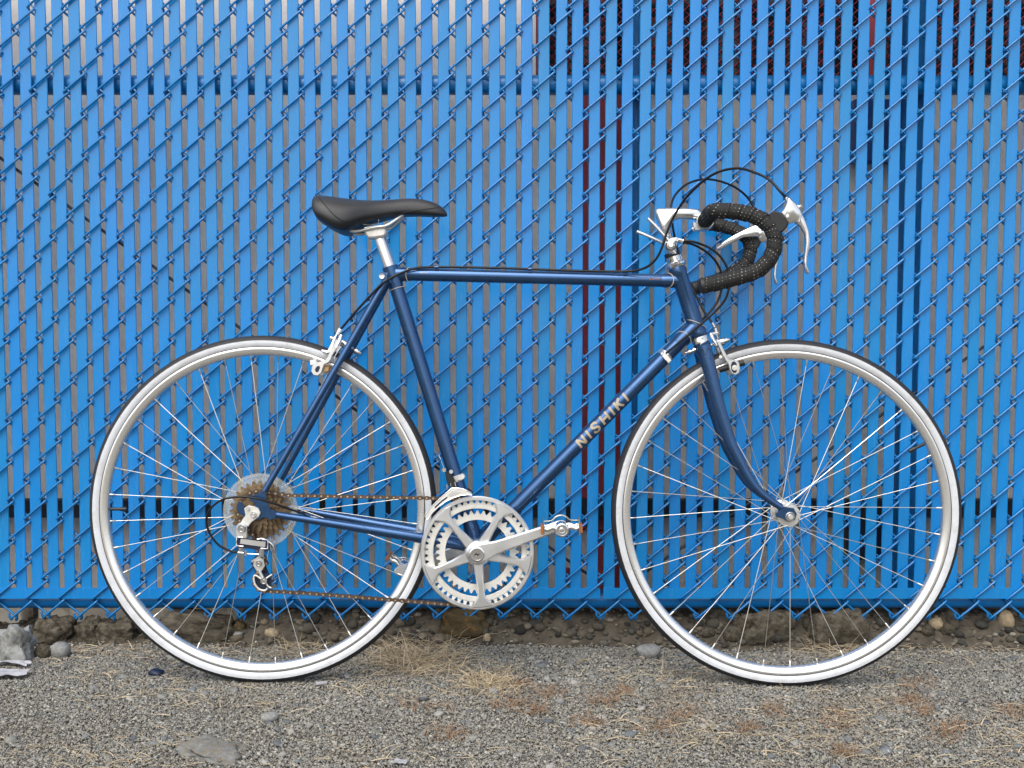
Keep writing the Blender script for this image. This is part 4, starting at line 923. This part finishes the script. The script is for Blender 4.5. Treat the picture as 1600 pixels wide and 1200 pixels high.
# rear derailleur
rd = obj('rear_derailleur', prism(poly([(382, 794), (389, 789.5), (397, 791), (404, 794), (407.5, 801), (405, 807), (400, 811), (393, 816), (388, 823), (377, 815), (384, 805)], -0.066), -0.0695, -0.0645, 0.001), M_CREAM, bike)
def knob(px, py, y, r, h, m, par, n=20, name='bolt'):
    c = P(px, py, y); obj(name, lathe([(0, -h), (r * 0.42, -h), (r * 0.45, -h * 0.7), (r * 0.62, -h * 0.7), (r * 0.66, -h), (r * 0.9, -h), (r, -h * 0.7), (r, h * 0.5), (0, h * 0.5)], c, YV, n), m, par)
knob(396, 804, -0.072, 0.0058, 0.0035, M_ALU, rd); knob(387.5, 795, -0.0715, 0.0034, 0.0025, M_ALUDULL, rd)
obj('upper_link', prism(poly([(370, 822), (374, 817), (381, 816), (386, 820), (387, 838), (384, 841), (370, 838), (369, 834)], -0.069), -0.074, -0.064, 0.0012), M_BRIGHT, rd)
knob(377.5, 826, -0.077, 0.0078, 0.004, M_CHROME, rd)
obj('linkage', prism(poly([(371, 842), (419, 848), (418, 861), (371, 855)], -0.068), -0.071, -0.050, 0.001), M_BOXNAVY, rd)
obj('linkage_plate', prism(poly([(376, 841.5), (415.5, 846.5), (414.5, 855), (375, 849.5)], -0.073), -0.0745, -0.0712, 0.0006), M_BRIGHT, rd)
for cpts in ([(379, 839.5), (370.5, 839), (369, 852.5), (380, 854)], [(402, 842.5), (408, 841.5), (418.5, 844), (418.5, 857.5), (408, 857)]):
    obj('linkage_clip', tube([P(x, y, -0.073) for x, y in cpts], 0.0016, 8), M_CHROME, rd)
obj('cage_arm', tube(crom([P(419, 846, -0.06), P(425, 851, -0.06), P(428, 860, -0.058), P(427, 867, -0.055)], 5), 0.003, 10), M_CHROME, rd)
obj('cable_anchor', join(rod(P(372, 863.5, -0.068), P(381, 864, -0.068), 0.0026, 10), rod(P(384, 861, -0.068), P(384, 868, -0.068), 0.0028, 10), rod(P(384, 865, -0.068), P(408, 866, -0.068), 0.0007, 6), rod(P(409, 858, -0.069), P(408, 870, -0.069), 0.0052, 14)), M_CHROME, rd)
gp_, tp_ = P(404, 880, -0.041), P(412.5, 907.5, -0.041)
obj('jockey_pulley', gear(gp_, 0.0145, 0.0115, 0.003, 10, -0.044, -0.039), M_BOXNAVY, rd, 30)
obj('jockey_pulley', gear(tp_, 0.0175, 0.0145, 0.003, 11, -0.044, -0.039), M_BOXNAVY, rd, 30)
cg_ = [(396, 874), (404, 869), (412, 874), (414, 884), (408, 893), (402, 893), (396, 884)]
obj('cage_plate', prism(poly(cg_, -0.05), -0.0515, -0.0495, 0.0004), M_ALUDULL, rd)
knob(404.5, 880, -0.053, 0.0062, 0.0035, M_CHROME, rd); knob(394.5, 876.5, -0.052, 0.003, 0.0025, M_CHROME, rd)
obj('cage_plate', tube(crom([P(x, y, -0.05) for x, y in [(404, 890), (408, 898), (412, 906)]], 4), 0.0034, 10), M_ALUDULL, rd)
obj('cage_ring', tube(crom([P(x, y, -0.05) for x, y in [(409, 905), (399, 899), (396.5, 904), (399, 914), (406, 921), (414, 922.5), (418, 919)]], 5), 0.0020, 10), M_CREAM, rd)
obj('cage_ring', tube(crom([P(x, y, -0.05) for x, y in [(425, 897.5), (417, 903), (413, 907), (416, 912), (420, 917), (424, 918.5)]], 5), 0.0018, 10), M_CREAM, rd)
knob(412.5, 907.5, -0.052, 0.0068, 0.0035, M_CHROME, rd)
obj('cage_back', prism(poly([(398, 870), (410, 870), (422, 900), (420, 916), (408, 918), (400, 905)], -0.036), -0.037, -0.0355), M_BOXNAVY, rd)
# front derailleur
fd_o = [(664, 806), (672, 794), (683, 783), (693, 774), (701, 767), (706, 763), (713, 762.5), (723, 764), (730, 767), (736, 769.5), (737.5, 773.5), (730, 773), (720, 774), (708, 778), (697, 783.5), (686, 791.5), (676, 801), (669, 811), (665, 812)]
fd = obj('front_derailleur', prism(poly(fd_o, -0.0575), -0.0590, -0.0570, 0.0005), M_CREAM, bike)
obj('cage_slot', prism(poly([(679, 792), (690, 782), (699, 775.5), (699, 778), (689, 785.5), (680, 794.5)], -0.0592), -0.0594, -0.0591), M_BOXNAVY, fd)
obj('cage_panel', prism(poly([(700, 773), (707, 766.5), (713, 766), (719, 768), (716, 771), (702, 776)], -0.0595), -0.0600, -0.0591, 0.0003), M_ALUDULL, fd)
rim_ = [P(x, y, -0.0585) for x, y in fd_o]
obj('cage_rim', tube(rim_, 0.0011, 6, closed=True), M_CHROME, fd)
obj('cage_plate', prism(poly(fd_o, -0.042), -0.0430, -0.0412, 0.0004), M_ALUDULL, fd)
sax = (ST - BB).normalized(); cfd = P(717, 746, 0); cfd = BB + sax * (cfd - BB).dot(sax)
obj('clamp_band', join(tube([cfd - sax * 0.006, cfd + sax * 0.006], 0.0160, 28), prism(poly([(715, 742), (725, 741), (727, 745), (724, 749), (715, 751)], -0.015), -0.022, -0.004, 0.0012)), M_CREAM, fd)
obj('linkage', prism(poly([(696, 738), (703, 736), (712, 754), (713, 762), (703, 762), (698, 750)], -0.034), -0.045, -0.02, 0.0015), M_BLACK, fd)
obj('linkage_pin', join(rod(P(698, 757, -0.046), P(699, 765, -0.046), 0.0016, 8), rod(P(704, 755, -0.046), P(704.5, 760, -0.046), 0.0011, 8), rod(P(710.5, 753, -0.046), P(712, 760, -0.046), 0.0011, 8)), M_CHROME, fd)
knob(694, 734, -0.04, 0.0045, 0.005, M_CHROME, fd); knob(705, 737, -0.044, 0.004, 0.003, M_ALUDULL, fd)
obj('cable_end', join(tube([P(694, 732, -0.04), P(689, 720, -0.04)], 0.0006, 6), tube([P(688.5, 718, -0.04), P(685.5, 711, -0.04)], 0.0012, 8)), M_CHROME, fd)
# saddle and seat post
sp0 = ST - (BB - ST).normalized() * 0.0
sdir_ = (ST - BB).normalized(); sp1 = P(594, 365); 
post = obj('seat_post', tube([ST - sdir_ * 0.03, P(594.5, 374), P(593, 369)], [0.0122, 0.0122, 0.0105], 28), M_ALU, bike)
mk = P(598.5, 385.5); obj('limit_line', tube([mk - sdir_ * 0.0003, mk + sdir_ * 0.0003], 0.01235, 28), M_STEEL, post)
clm = obj('seat_clamp', prism(poly([(567, 358), (601, 353), (604, 361), (603.5, 366), (600, 370), (588, 372), (576, 372.5), (572, 368)], -0.012), -0.019, 0.019, 0.003), M_CREAM, bike)
obj('clamp_plate', prism(poly([(567, 358.5), (570, 355), (593, 351.5), (596, 353), (592, 356), (572, 359)], -0.02), -0.024, 0.024, 0.001), M_ALU, clm)
obj('clamp_bracket', tube([P(567.5, 350, -0.022), P(577, 351.5, -0.022), P(591, 349, -0.022), P(591.5, 343, -0.022)], 0.0014, 8), M_CHROME, clm)
st_ = [(492.8, 312, 322, .050), (496, 306.8, 334, .060), (501, 306.5, 343, .066), (510, 307.3, 347, .070), (521, 308.5, 355, .072), (533, 310, 361, .0715), (545, 311.7, 362.5, .069), (556, 313, 356, .063), (567, 313.8, 349.5, .055), (580, 314, 345.5, .046), (595, 313.8, 342.5, .038), (611, 312.5, 338.5, .031), (630, 310.8, 336, .026), (645, 310.3, 336, .0235), (659, 311.3, 336.5, .0215), (673, 314.5, 337.2, .0195), (684, 319, 337.5, .017), (692, 324.5, 337.5, .0135), (697, 330, 337.5, .009), (699, 334.5, 337, .004)]
nS = 24; v = []; f = []
for (x, t, b, w_) in st_:
    pt_, pb_ = P(x, t, 0), P(x, b, -w_ * 0.85); xx = pt_.x
    for j in range(nS + 1):
        u = -1 + 2 * j / nS; aa = u * math.pi / 2
        yy = w_ * math.copysign(abs(math.sin(aa)) ** 0.9, u); zz = pb_.z + (pt_.z - pb_.z) * (math.cos(aa) ** 0.62 if abs(u) < 1 else 0)
        v.append(V3(xx, yy, zz))
m_ = nS + 1
for i in range(len(st_) - 1):
    for j in range(nS): f.append((i * m_ + j, i * m_ + j + 1, (i + 1) * m_ + j + 1, (i + 1) * m_ + j))
f.append(tuple(range(m_))); L_ = (len(st_) - 1) * m_; f.append(tuple(L_ + j for j in range(m_)))
for i in range(len(st_) - 1): f.append((i * m_, (i + 1) * m_, (i + 1) * m_ + nS, i * m_ + nS))
saddle = obj('saddle', (v, f), M_LEATHER, bike, 50)
sub = saddle.modifiers.new('sub', 'SUBSURF'); sub.levels = 1; sub.render_levels = 1
def saddle_pt(x, u, off=0.0006):
    xs = [s[0] for s in st_]; t = np.interp(x, xs, [s[1] for s in st_]); b = np.interp(x, xs, [s[2] for s in st_]); w_ = np.interp(x, xs, [s[3] for s in st_])
    p0, p1 = P(x, t, 0), P(x, b, -w_ * 0.85); aa = u * math.pi / 2
    return V3(p0.x, w_ * math.copysign(abs(math.sin(aa)) ** 0.9, u) + math.copysign(off, u), p1.z + (p0.z - p1.z) * math.cos(aa) ** 0.62)
for s in (-1, 1):
    obj('seam', tube(crom([saddle_pt(x, s * u) for x, u in [(498, .25), (506, .5), (516, .7), (530, .85), (545, .92), (556, .95), (566, .965)]], 4), 0.0007, 5), M_BLACK, saddle)
    obj('seam', tube(crom([saddle_pt(x, s * u) for x, u in [(630, .985), (645, .95), (660, .9), (675, .8), (686, .6)]], 4), 0.0007, 5), M_BLACK, saddle)
    rl = [P(x, y, -0.022) for x, y in [(539.5, 351), (543, 357), (549, 360.5), (560, 361), (575, 357.5), (590, 354.5), (600, 353.5), (608, 350.5), (618, 343), (629, 334)]]
    for q in rl: q.y = s * 0.022
    rl[-1].y = s * 0.012; rl[-2].y = s * 0.017
    obj('rail', tube(crom(rl, 4), 0.0034, 10), M_ALUDULL, saddle)
obj('bag_loop', join(prism(poly([(497, 331), (502, 330), (510, 338), (511, 344), (503, 345), (499, 340)], -0.035), -0.035, 0.035, 0.003)), M_BLACK, saddle)
# stem
stem = obj('stem', prism(poly([(1023, 330), (1025, 327.5), (1029, 326), (1050, 325.5), (1075, 326), (1089, 327), (1096, 331), (1098, 338), (1092, 343.5), (1084, 343), (1062, 342), (1054, 344), (1049.5, 350), (1047, 360), (1046, 371), (1036, 371), (1032, 358), (1027, 345), (1024, 337)], 0, MB), -0.0125, 0.0125, 0.005), M_ALU, bike, 60, MB)
CL = P(1100.5, 347, 0, MB)
obj('quill', tube([P(1041, 368, 0, MB), H1 + HAX * 0.012], 0.0111, 24), M_ALU, stem)
obj('bar_clamp', join(lathe([(0.0135, -0.021), (0.0165, -0.021), (0.0175, -0.018), (0.0175, 0.018), (0.0165, 0.021), (0.0135, 0.021)], CL, YV, 32), prism(poly([(1083, 346), (1090, 349), (1102, 352), (1111, 347), (1112, 352), (1107, 358), (1099, 360), (1098, 356), (1096, 356), (1095, 361), (1086, 360), (1082, 353)], -0.016, MB), -0.017, 0.017, 0.002)), M_ALU, stem)
obj('clamp_bolt', rod(P(1082, 358, -0.01, MB), P(1088, 357, -0.01, MB), 0.0042, 6), M_CREAM, stem)
# handlebar
prof = [(1122, 329.5), (1140, 330), (1158, 332), (1179, 337.5), (1196, 347.5), (1207, 360), (1210.8, 375), (1209, 390), (1202, 405), (1190, 418), (1175, 426.5), (1149, 434.5), (1122.5, 441.5), (1098, 446.5)]
PR = [P(x, y, -0.2, MB) for x, y in prof]
far = [(1113, 350.5), (1130, 353.5), (1149, 359.5), (1163, 368), (1171, 380), (1172, 394), (1167, 408), (1158, 419), (1145, 427), (1125, 436), (1105, 443.5), (1086, 450)]
PF = [P(x, y, 0.2, MB) for x, y in far]
def barpath(s):
    pts = [CL + YV * (-0.0 * s), CL + YV * (0.06 * s), CL + YV * (0.12 * s)]
    PQ = PR if s < 0 else PF
    if s > 0: pts = [CL, P(1104, 348, 0.05, MB), P(1104.5, 349, 0.11, MB), P(1104, 349.5, 0.155, MB), P(1106, 349.8, 0.185, MB)]
    e = PQ[0]
    if s < 0: pts += [V3(CL.x * 0.95 + e.x * 0.05, s * 0.162, CL.z * 0.9 + e.z * 0.1), V3(CL.x * 0.68 + e.x * 0.32, s * 0.188, CL.z * 0.5 + e.z * 0.5)]
    pts += [V3(q.x, s * 0.2, q.z) for q in PQ]
    return crom(pts, 8)
hbar = obj('handlebar', join(tube(barpath(-1), 0.0119, 18), tube(barpath(1), 0.0119, 18)), M_ALU, bike, 50, MB)
for s in (-1, 1):
    bp_ = barpath(s); cum = [0]
    for a, b in zip(bp_, bp_[1:]): cum.append(cum[-1] + (b - a).length)
    n_pts = 420; i0 = 0.028; pts = []; rs = []
    for i in range(n_pts):
        L_ = i0 + (cum[-1] - 0.002 - i0) * i / (n_pts - 1); k = min(len(bp_) - 2, int(np.searchsorted(cum, L_)) - 1); k = max(0, k)
        pts.append(bp_[k].lerp(bp_[k + 1], (L_ - cum[k]) / max(1e-9, cum[k + 1] - cum[k])))
    nn = 20; vf = tube(pts, 0.0139, nn); vv = vf[0]
    for i in range(n_pts):
        L_ = i0 + (cum[-1] - i0) * i / (n_pts - 1)
        for j in range(nn):
            ph = (L_ / 0.021 + j / nn) % 1.0; q = vv[i * nn + j]; r_ = 0.0134 + 0.0018 * ph
            vv[i * nn + j] = pts[i] + (q - pts[i]).normalized() * r_
    tp2 = obj('bar_tape', (vv, vf[1]), M_TAPE, hbar, 50)
    me = tp2.data; uv = me.uv_layers.new(name='UVMap')
    for pl in me.polygons:
        for li in pl.loop_indices:
            vi = me.loops[li].vertex_index; i, j = divmod(vi, nn)
            idx = [me.loops[q].vertex_index % nn for q in pl.loop_indices]; jj = j + nn if (j == 0 and max(idx) == nn - 1 and len(idx) == 4) else j
            L_ = i0 + (cum[-1] - i0) * i / (n_pts - 1); uv.data[li].uv = (L_ + jj / nn * 0.021, jj / nn * 0.0864)
    obj('bar_plug', lathe([(0.010, -0.003), (0.0149, -0.003), (0.0149, 0.003), (0.011, 0.006), (0, 0.006)], bp_[-1], (bp_[-1] - bp_[-2]), 24), M_HOOD, hbar)
# brake levers
lev_body = [(1229, 310), (1232.5, 309), (1238, 314), (1243, 318.5), (1250, 328), (1253, 336), (1249, 350), (1240.5, 347.5), (1233, 350), (1228, 347), (1224, 341), (1219.5, 333), (1225, 326), (1228.5, 317)]
lev_blade = [(1243, 320), (1250, 328), (1257.5, 344), (1263, 360), (1265, 375), (1264, 388), (1261, 401), (1259.8, 414), (1264, 425), (1262.5, 428), (1259, 427), (1256, 419), (1255, 408), (1257, 394), (1258.3, 380), (1256.5, 366), (1249.5, 354), (1241, 348), (1234, 335)]
hood = [(1199, 336), (1206, 331), (1216, 332), (1221, 335), (1226, 342), (1231, 350), (1228, 357), (1222, 363), (1214, 366), (1206, 362)]
def mirY(lst, yl): return [XZ(P(x, y, yl, MB)) for x, y in lst]
for s in (-1, 1):
    yc = s * 0.2
    lv = obj('brake_lever', prism(mirY(lev_body, -0.2), yc - 0.0085, yc + 0.0085, 0.0028), M_ALU, bike, 50, MB, label='near brake lever' if s < 0 else 'far brake lever with extension arm')
    obj('lever_blade', prism(mirY(lev_blade, -0.2), yc - 0.006, yc + 0.006, 0.0022), M_ALU, lv, 60)
    obj('hood', prism(mirY(hood, -0.2), yc - 0.0115, yc + 0.0115, 0.0028), M_HOOD, lv, 35)
    pv_ = P(1229, 338.5, -0.2, MB); obj('pivot', lathe([(0, -0.0105), (0.0028, -0.0105), (0.0036, -0.0095), (0.0036, 0.0095), (0.0028, 0.0105), (0, 0.0105)], V3(pv_.x, yc, pv_.z), YV, 20), M_ALUDULL, lv)
    kb = P(1250, 322.5, -0.2, MB); obj('quick_release', tube([V3(P(1243, 321, -0.2, MB).x, yc, P(1243, 321, -0.2, MB).z), V3(kb.x - 0.003, yc, kb.z), V3(kb.x, yc, kb.z), V3(kb.x + 0.002, yc, kb.z - 0.001)], [0.0022, 0.0022, 0.0040, 0.0032], 14), M_ALUDULL, lv)
    cf = P(1230, 311, -0.2, MB); obj('ferrule', rod(V3(cf.x, yc, cf.z - 0.004), V3(cf.x - 0.002, yc, cf.z + 0.003), 0.0034, 12), M_CHROME, lv)
    if s > 0:
        ye = 0.178
        ext = [XZ(P(x, y, ye, MB)) for x, y in [(1190, 360), (1187, 354), (1180, 352), (1172, 355), (1155, 363), (1140, 371), (1127, 380), (1121, 385), (1119, 388.5), (1121, 391), (1127, 389.5), (1145, 379), (1162, 371), (1175, 370), (1186, 370), (1190, 366)]]
        obj('extension_arm', prism(ext, ye - 0.0055, ye + 0.0055, 0.002), M_ALU, lv, 60)
        eb = P(1187, 363, ye - 0.006, MB); obj('arm_bolt', lathe([(0, -0.006), (0.0032, -0.006), (0.0036, -0.004), (0.0062, -0.003), (0.0062, 0.008), (0, 0.008)], eb, YV, 16), M_CHROME, lv)
# stem mounted shifters
shc = P(1048, 383, -0.03, MB)
sh = obj('shifter', join(lathe([(0, -0.008), (0.0085, -0.008), (0.0115, -0.006), (0.0118, 0.004), (0, 0.004)], shc, YV, 28), prism(poly([(1038, 384), (1042, 376), (1050, 371.5), (1058, 370), (1062, 373), (1061, 378), (1056, 381), (1055, 390), (1058, 396), (1046, 397), (1041, 391)], -0.026, MB), -0.03, 0.03, 0.003)), M_ALU, bike, 50, MB)
obj('shift_lever', tube(crom([P(1044, 375, -0.036, MB), P(1037, 367, -0.036, MB), P(1024, 353, -0.036, MB), P(1013.5, 342.5, -0.036, MB), P(1012, 341, -0.036, MB)], 3), [0.0045, 0.0042, 0.004, 0.0038, 0.0036, 0.0035, 0.0034, 0.0034, 0.0034, 0.0034, 0.0034, 0.0030, 0.002], 12), M_ALU, sh)
obj('shift_lever', tube(crom([P(1040, 381, 0.036, MB), P(1030, 376.5, 0.036, MB), P(1015, 370, 0.036, MB), P(997, 362.5, 0.036, MB), P(995, 361.5, 0.036, MB)], 3), [0.0045, 0.0042, 0.004, 0.0038, 0.0036, 0.0035, 0.0034, 0.0034, 0.0034, 0.0034, 0.0034, 0.0030, 0.002], 12), M_ALU, sh)
obj('pivot_cap', lathe([(0, -0.0095), (0.0045, -0.0095), (0.0055, -0.008), (0.0055, 0.0)], shc, YV, 20), M_CHROME, sh)
ring_ = [P(1048 + 8 * math.cos(a), 383 - 8 * math.sin(a), -0.0385, MB) for a in np.linspace(2.7, 6.8, 14)]
obj('shifter_seam', tube(ring_, 0.0008, 6), M_BLACK, sh)
obj('cable_stop', rod(P(1060, 374.5, -0.03, MB), P(1068, 376, -0.03, MB), 0.0032, 12), M_CHROME, sh); obj('cable_stop', rod(P(1060, 377, 0.022, MB), P(1067, 379, 0.022, MB), 0.0032, 12), M_CHROME, sh)
# cables
def cable(pts, name='cable', r=0.0024, m=M_CABLE, label=None):
    return obj(name, tube(crom([P(x, y, l) for x, y, l in pts], 5), r, 10), m, bike, 60, label=label)
cable([(1229.5, 311, -.200), (1219, 299, -.2), (1201, 280, -.185), (1175, 268, -.165), (1152.5, 263, -.145), (1126, 267.5, -.125), (1104, 279, -.105), (1081, 299, -.085), (1064, 320, -.065), (1051, 342, -.052), (1042, 363, -.047), (1036, 382, -.046), (1027, 402, -.042), (1014, 415, -.034), (999, 421.5, -.024), (980, 424, -.016), (940, 424, -.012), (880, 422.5, -.011), (800, 419.5, -.011), (720, 417.5, -.011), (668, 417.5, -.012), (648, 419.5, -.015), (632, 424.5, -.021), (615, 432, -.026), (597, 443.5, -.026), (575, 466, -.022), (555, 488, -.016), (537, 509, -.012), (531.5, 515, -.011)], 'brake_cable', label='black cable along the top tube')
cable([(1180, 328, .2), (1167.5, 308, .2), (1149, 293, .18), (1126, 283.5, .15), (1102, 280, .12), (1079, 285, .09), (1062.5, 296, .07), (1052, 310, .055), (1048.5, 326, .04), (1050, 345, .032), (1053, 365, .03), (1060, 395, .034), (1070, 425, .034), (1083, 453, .026), (1100, 486, .012), (1111, 502, .004), (1114.5, 508, 0)], 'brake_cable', label='black cable running down to the front brake')
cable([(1067, 376, -.03), (1080, 377, -.032), (1092.5, 380.5, -.034), (1111, 388.5, -.038), (1126, 401.5, -.04), (1136, 418, -.042), (1140, 436, -.042), (1138.5, 452, -.042), (1133, 468, -.04), (1121, 483, -.037), (1105, 498, -.034), (1080, 519.5, -.028), (1055, 540, -.022), (1040, 552, -.02)], 'shift_cable')
cable([(1066, 379, .022), (1078, 380.5, .024), (1090.5, 385.5, .026), (1107.5, 396.5, .03), (1120.5, 411.5, .033), (1127.5, 428, .034), (1128.5, 446, .034), (1122, 469, .034), (1111, 485, .032), (1097, 500, .03), (1076, 521, .027), (1045, 549, .02)], 'shift_cable')
cable([(478, 804, -.055), (466, 800, -.058), (450, 794.5, -.066), (430, 787.5, -.074), (412, 782, -.078), (396, 778, -.08), (378, 776, -.08), (360, 777.5, -.08), (343, 783, -.078), (329, 795, -.076), (322.5, 812, -.074), (327, 832, -.072), (340, 850, -.070), (356, 859.5, -.069), (374, 864, -.068)], 'shift_cable', 0.0021, label='cable looping behind the rear derailleur')
obj('cable_stop', join(rod(P(478, 804, -.055), P(485, 806.5, -.053), 0.0038, 12)), M_FRAME, bike); cable([(477, 803, -.057), (486, 807, -.055), (560, 822, -.05)], 'inner_cable', 0.0007, M_STEEL)
for x, y in ((828, 420.5), (978, 424), (682, 417.5)):
    obj('cable_guide', tube([P(x - 3, y, -0.0115), P(x + 3, y, -0.0115)], 0.0034, 10), M_FRAME, bike)
# front brake
fbc = P(1112, 541, 0, MF)
fb = obj('brake', join(rod(P(1071, 551.5, 0, MF), P(1138, 531, 0, MF), 0.003, 12), tube([P(1071.5, 551.5, 0, MF), P(1074, 550.7, 0, MF), P(1079, 549.2, 0, MF)], [0.002, 0.0052, 0.0055], 14), tube([P(1083, 548, 0, MF), P(1086.5, 547, 0, MF)], 0.0068, 16), tube([P(1133, 532.5, 0, MF), P(1137, 531.3, 0, MF), P(1140.5, 530.2, 0, MF)], [0.0055, 0.005, 0.002], 14), tube([P(1115, 538, 0, MF), P(1131, 533.3, 0, MF)], [0.0085, 0.0075], 16)), M_CHROME, bike, 50, MF, 'front brake caliper on the fork crown')
arm_o = [(1119, 534), (1124, 532), (1129, 543), (1134, 553), (1138, 561), (1144, 562), (1150, 562.5), (1154, 566), (1156, 576), (1154.5, 582.5), (1149, 586), (1143.5, 584.5), (1140, 580), (1137, 569), (1132, 562), (1126, 550)]
for s in (-1, 1):
    obj('caliper_arm', prism(poly(arm_o, -0.026, MF), s * 0.027 - 0.0042, s * 0.027 + 0.0042, 0.0015), M_ALUDULL, fb)
    pd = [P(1124, 578, -0.019, MF), P(1163, 566.5, -0.019, MF)]
    for q in pd: q.y = s * 0.0185
    obj('brake_pad', tube([pd[0], pd[1]], 0.0058, 12, oval=[(0.75, 1.0)] * 2), M_BLACK, fb)
    obj('arm_slot', prism(poly([(1144, 565.5), (1147.5, 564.5), (1151, 568), (1152, 576), (1150.5, 582), (1146.5, 583), (1143, 579), (1142, 571)], -0.0315, MF), s * 0.0312 - 0.0006, s * 0.0312 + 0.0006), M_BOXNAVY, fb)
    c_ = P(1147.5, 574.5, -0.031, MF); obj('pad_nut', lathe([(0, -0.0035), (0.003, -0.0035), (0.0033, -0.002), (0.0055, -0.002), (0.0056, 0.0), (0.0056, 0.003), (0, 0.003)], V3(c_.x, s * 0.0335 if s < 0 else 0.031, c_.z), YV * (1 if s < 0 else -1), 18), M_CHROME, fb)
obj('upper_arm', join(tube([P(1121, 540, -0.018, MF), P(1115, 531, -0.016, MF), P(1110.5, 521, -0.012, MF)], [0.004, 0.0036, 0.0032], 10), tube([P(1110.5, 522, -0.012, MF), P(1122, 520, -0.01, MF)], 0.0023, 10), tube([P(1121, 538, 0.016, MF), P(1121, 528, 0.01, MF)], 0.0035, 10)), M_CHROME, fb)
obj('return_spring', tube(crom([P(1116, 538, -0.02, MF), P(1120, 545, -0.022, MF), P(1125, 554, -0.023, MF), P(1127, 560, -0.023, MF), P(1127.5, 563, -0.023, MF)], 3), 0.0011, 8), M_CHROME, fb)
obj('spring_pin', rod(P(1126, 557.5, -0.032, MF), P(1126, 557.5, -0.02, MF), 0.0032, 12), M_CHROME, fb)
obj('barrel_adjuster', join(rod(P(1112.5, 504.5, 0, MF), P(1116.5, 511.5, 0, MF), 0.0031, 12), rod(P(1117, 513, 0, MF), P(1118.5, 519, 0, MF), 0.0042, 12), rod(P(1118.5, 519, 0, MF), P(1121.5, 530, 0, MF), 0.0014, 8)), M_CHROME, fb)
# rear brake
rb = obj('brake', join(rod(P(534, 535.5), P(563, 552.5), 0.003, 12), tube([P(555, 547.5), P(558, 549.3)], 0.0065, 16), tube([P(558, 549.3), P(561, 551), P(564, 552.8)], [0.005, 0.0048, 0.002], 14), tube([P(534, 535), P(541, 539.5)], [0.0075, 0.0085], 16)), M_CHROME, bike, 50, label='rear brake caliper behind the seat stays')
arm_r = [(525, 530), (529, 531), (529, 541), (524, 549), (519.5, 556), (518, 562), (514, 567), (507.5, 569.5), (505, 577), (503, 583), (497, 587.5), (490, 586), (486.5, 580), (488, 572), (492, 566.5), (499, 566), (509, 562.5), (513, 556), (516, 549), (521, 541)]
for s in (-1, 1):
    obj('caliper_arm', prism(poly(arm_r, -0.026), s * 0.027 - 0.004, s * 0.027 + 0.004, 0.0014), M_ALUDULL, rb)
    obj('pad_shoe', prism(poly([(485.5, 563), (494.5, 562), (497, 569), (486, 571)], -0.02), s * 0.022 - 0.008, s * 0.022 + 0.006, 0.001), M_PADW, rb)
    obj('brake_pad', prism(poly([(496, 571), (515, 573), (514, 580), (506, 582), (497, 578)], -0.02), s * 0.0195 - 0.005, s * 0.0195 + 0.005, 0.001), M_PADB, rb)
    obj('arm_slot', prism(poly([(492, 577), (495, 572.5), (499, 571.5), (500, 574.5), (497.5, 581), (493.5, 581.5)], -0.0315), s * 0.031 - 0.0006, s * 0.031 + 0.0006), M_BOXNAVY, rb)
obj('upper_arm', join(tube([P(512.5, 551, -0.028), P(518, 541, -0.024), P(523, 529, -0.016), P(527, 522, -0.010)], [0.0035, 0.0036, 0.0036, 0.003], 10), tube([P(525, 544, -0.03), P(530, 533, -0.028), P(533, 525, -0.02)], [0.003, 0.0036, 0.0046], 10), tube([P(516, 527.5, -0.02), P(521, 529, -0.02)], 0.0036, 12), tube([P(503, 548, -0.024), P(507, 549.5, -0.024), P(512, 551, -0.024)], [0.003, 0.0042, 0.005], 12)), M_CHROME, rb)
obj('return_spring', tube(crom([P(533, 542, -0.03), P(528, 549, -0.03), P(524, 556, -0.03), P(522.5, 561, -0.03)], 3), 0.0011, 8), M_CHROME, rb)
obj('barrel_adjuster', join(rod(P(532.5, 514, -.011), P(529.5, 519, -.011), 0.0046, 12), rod(P(529.5, 519, -.011), P(527.5, 522, -.011), 0.0036, 12)), M_PADW, rb)
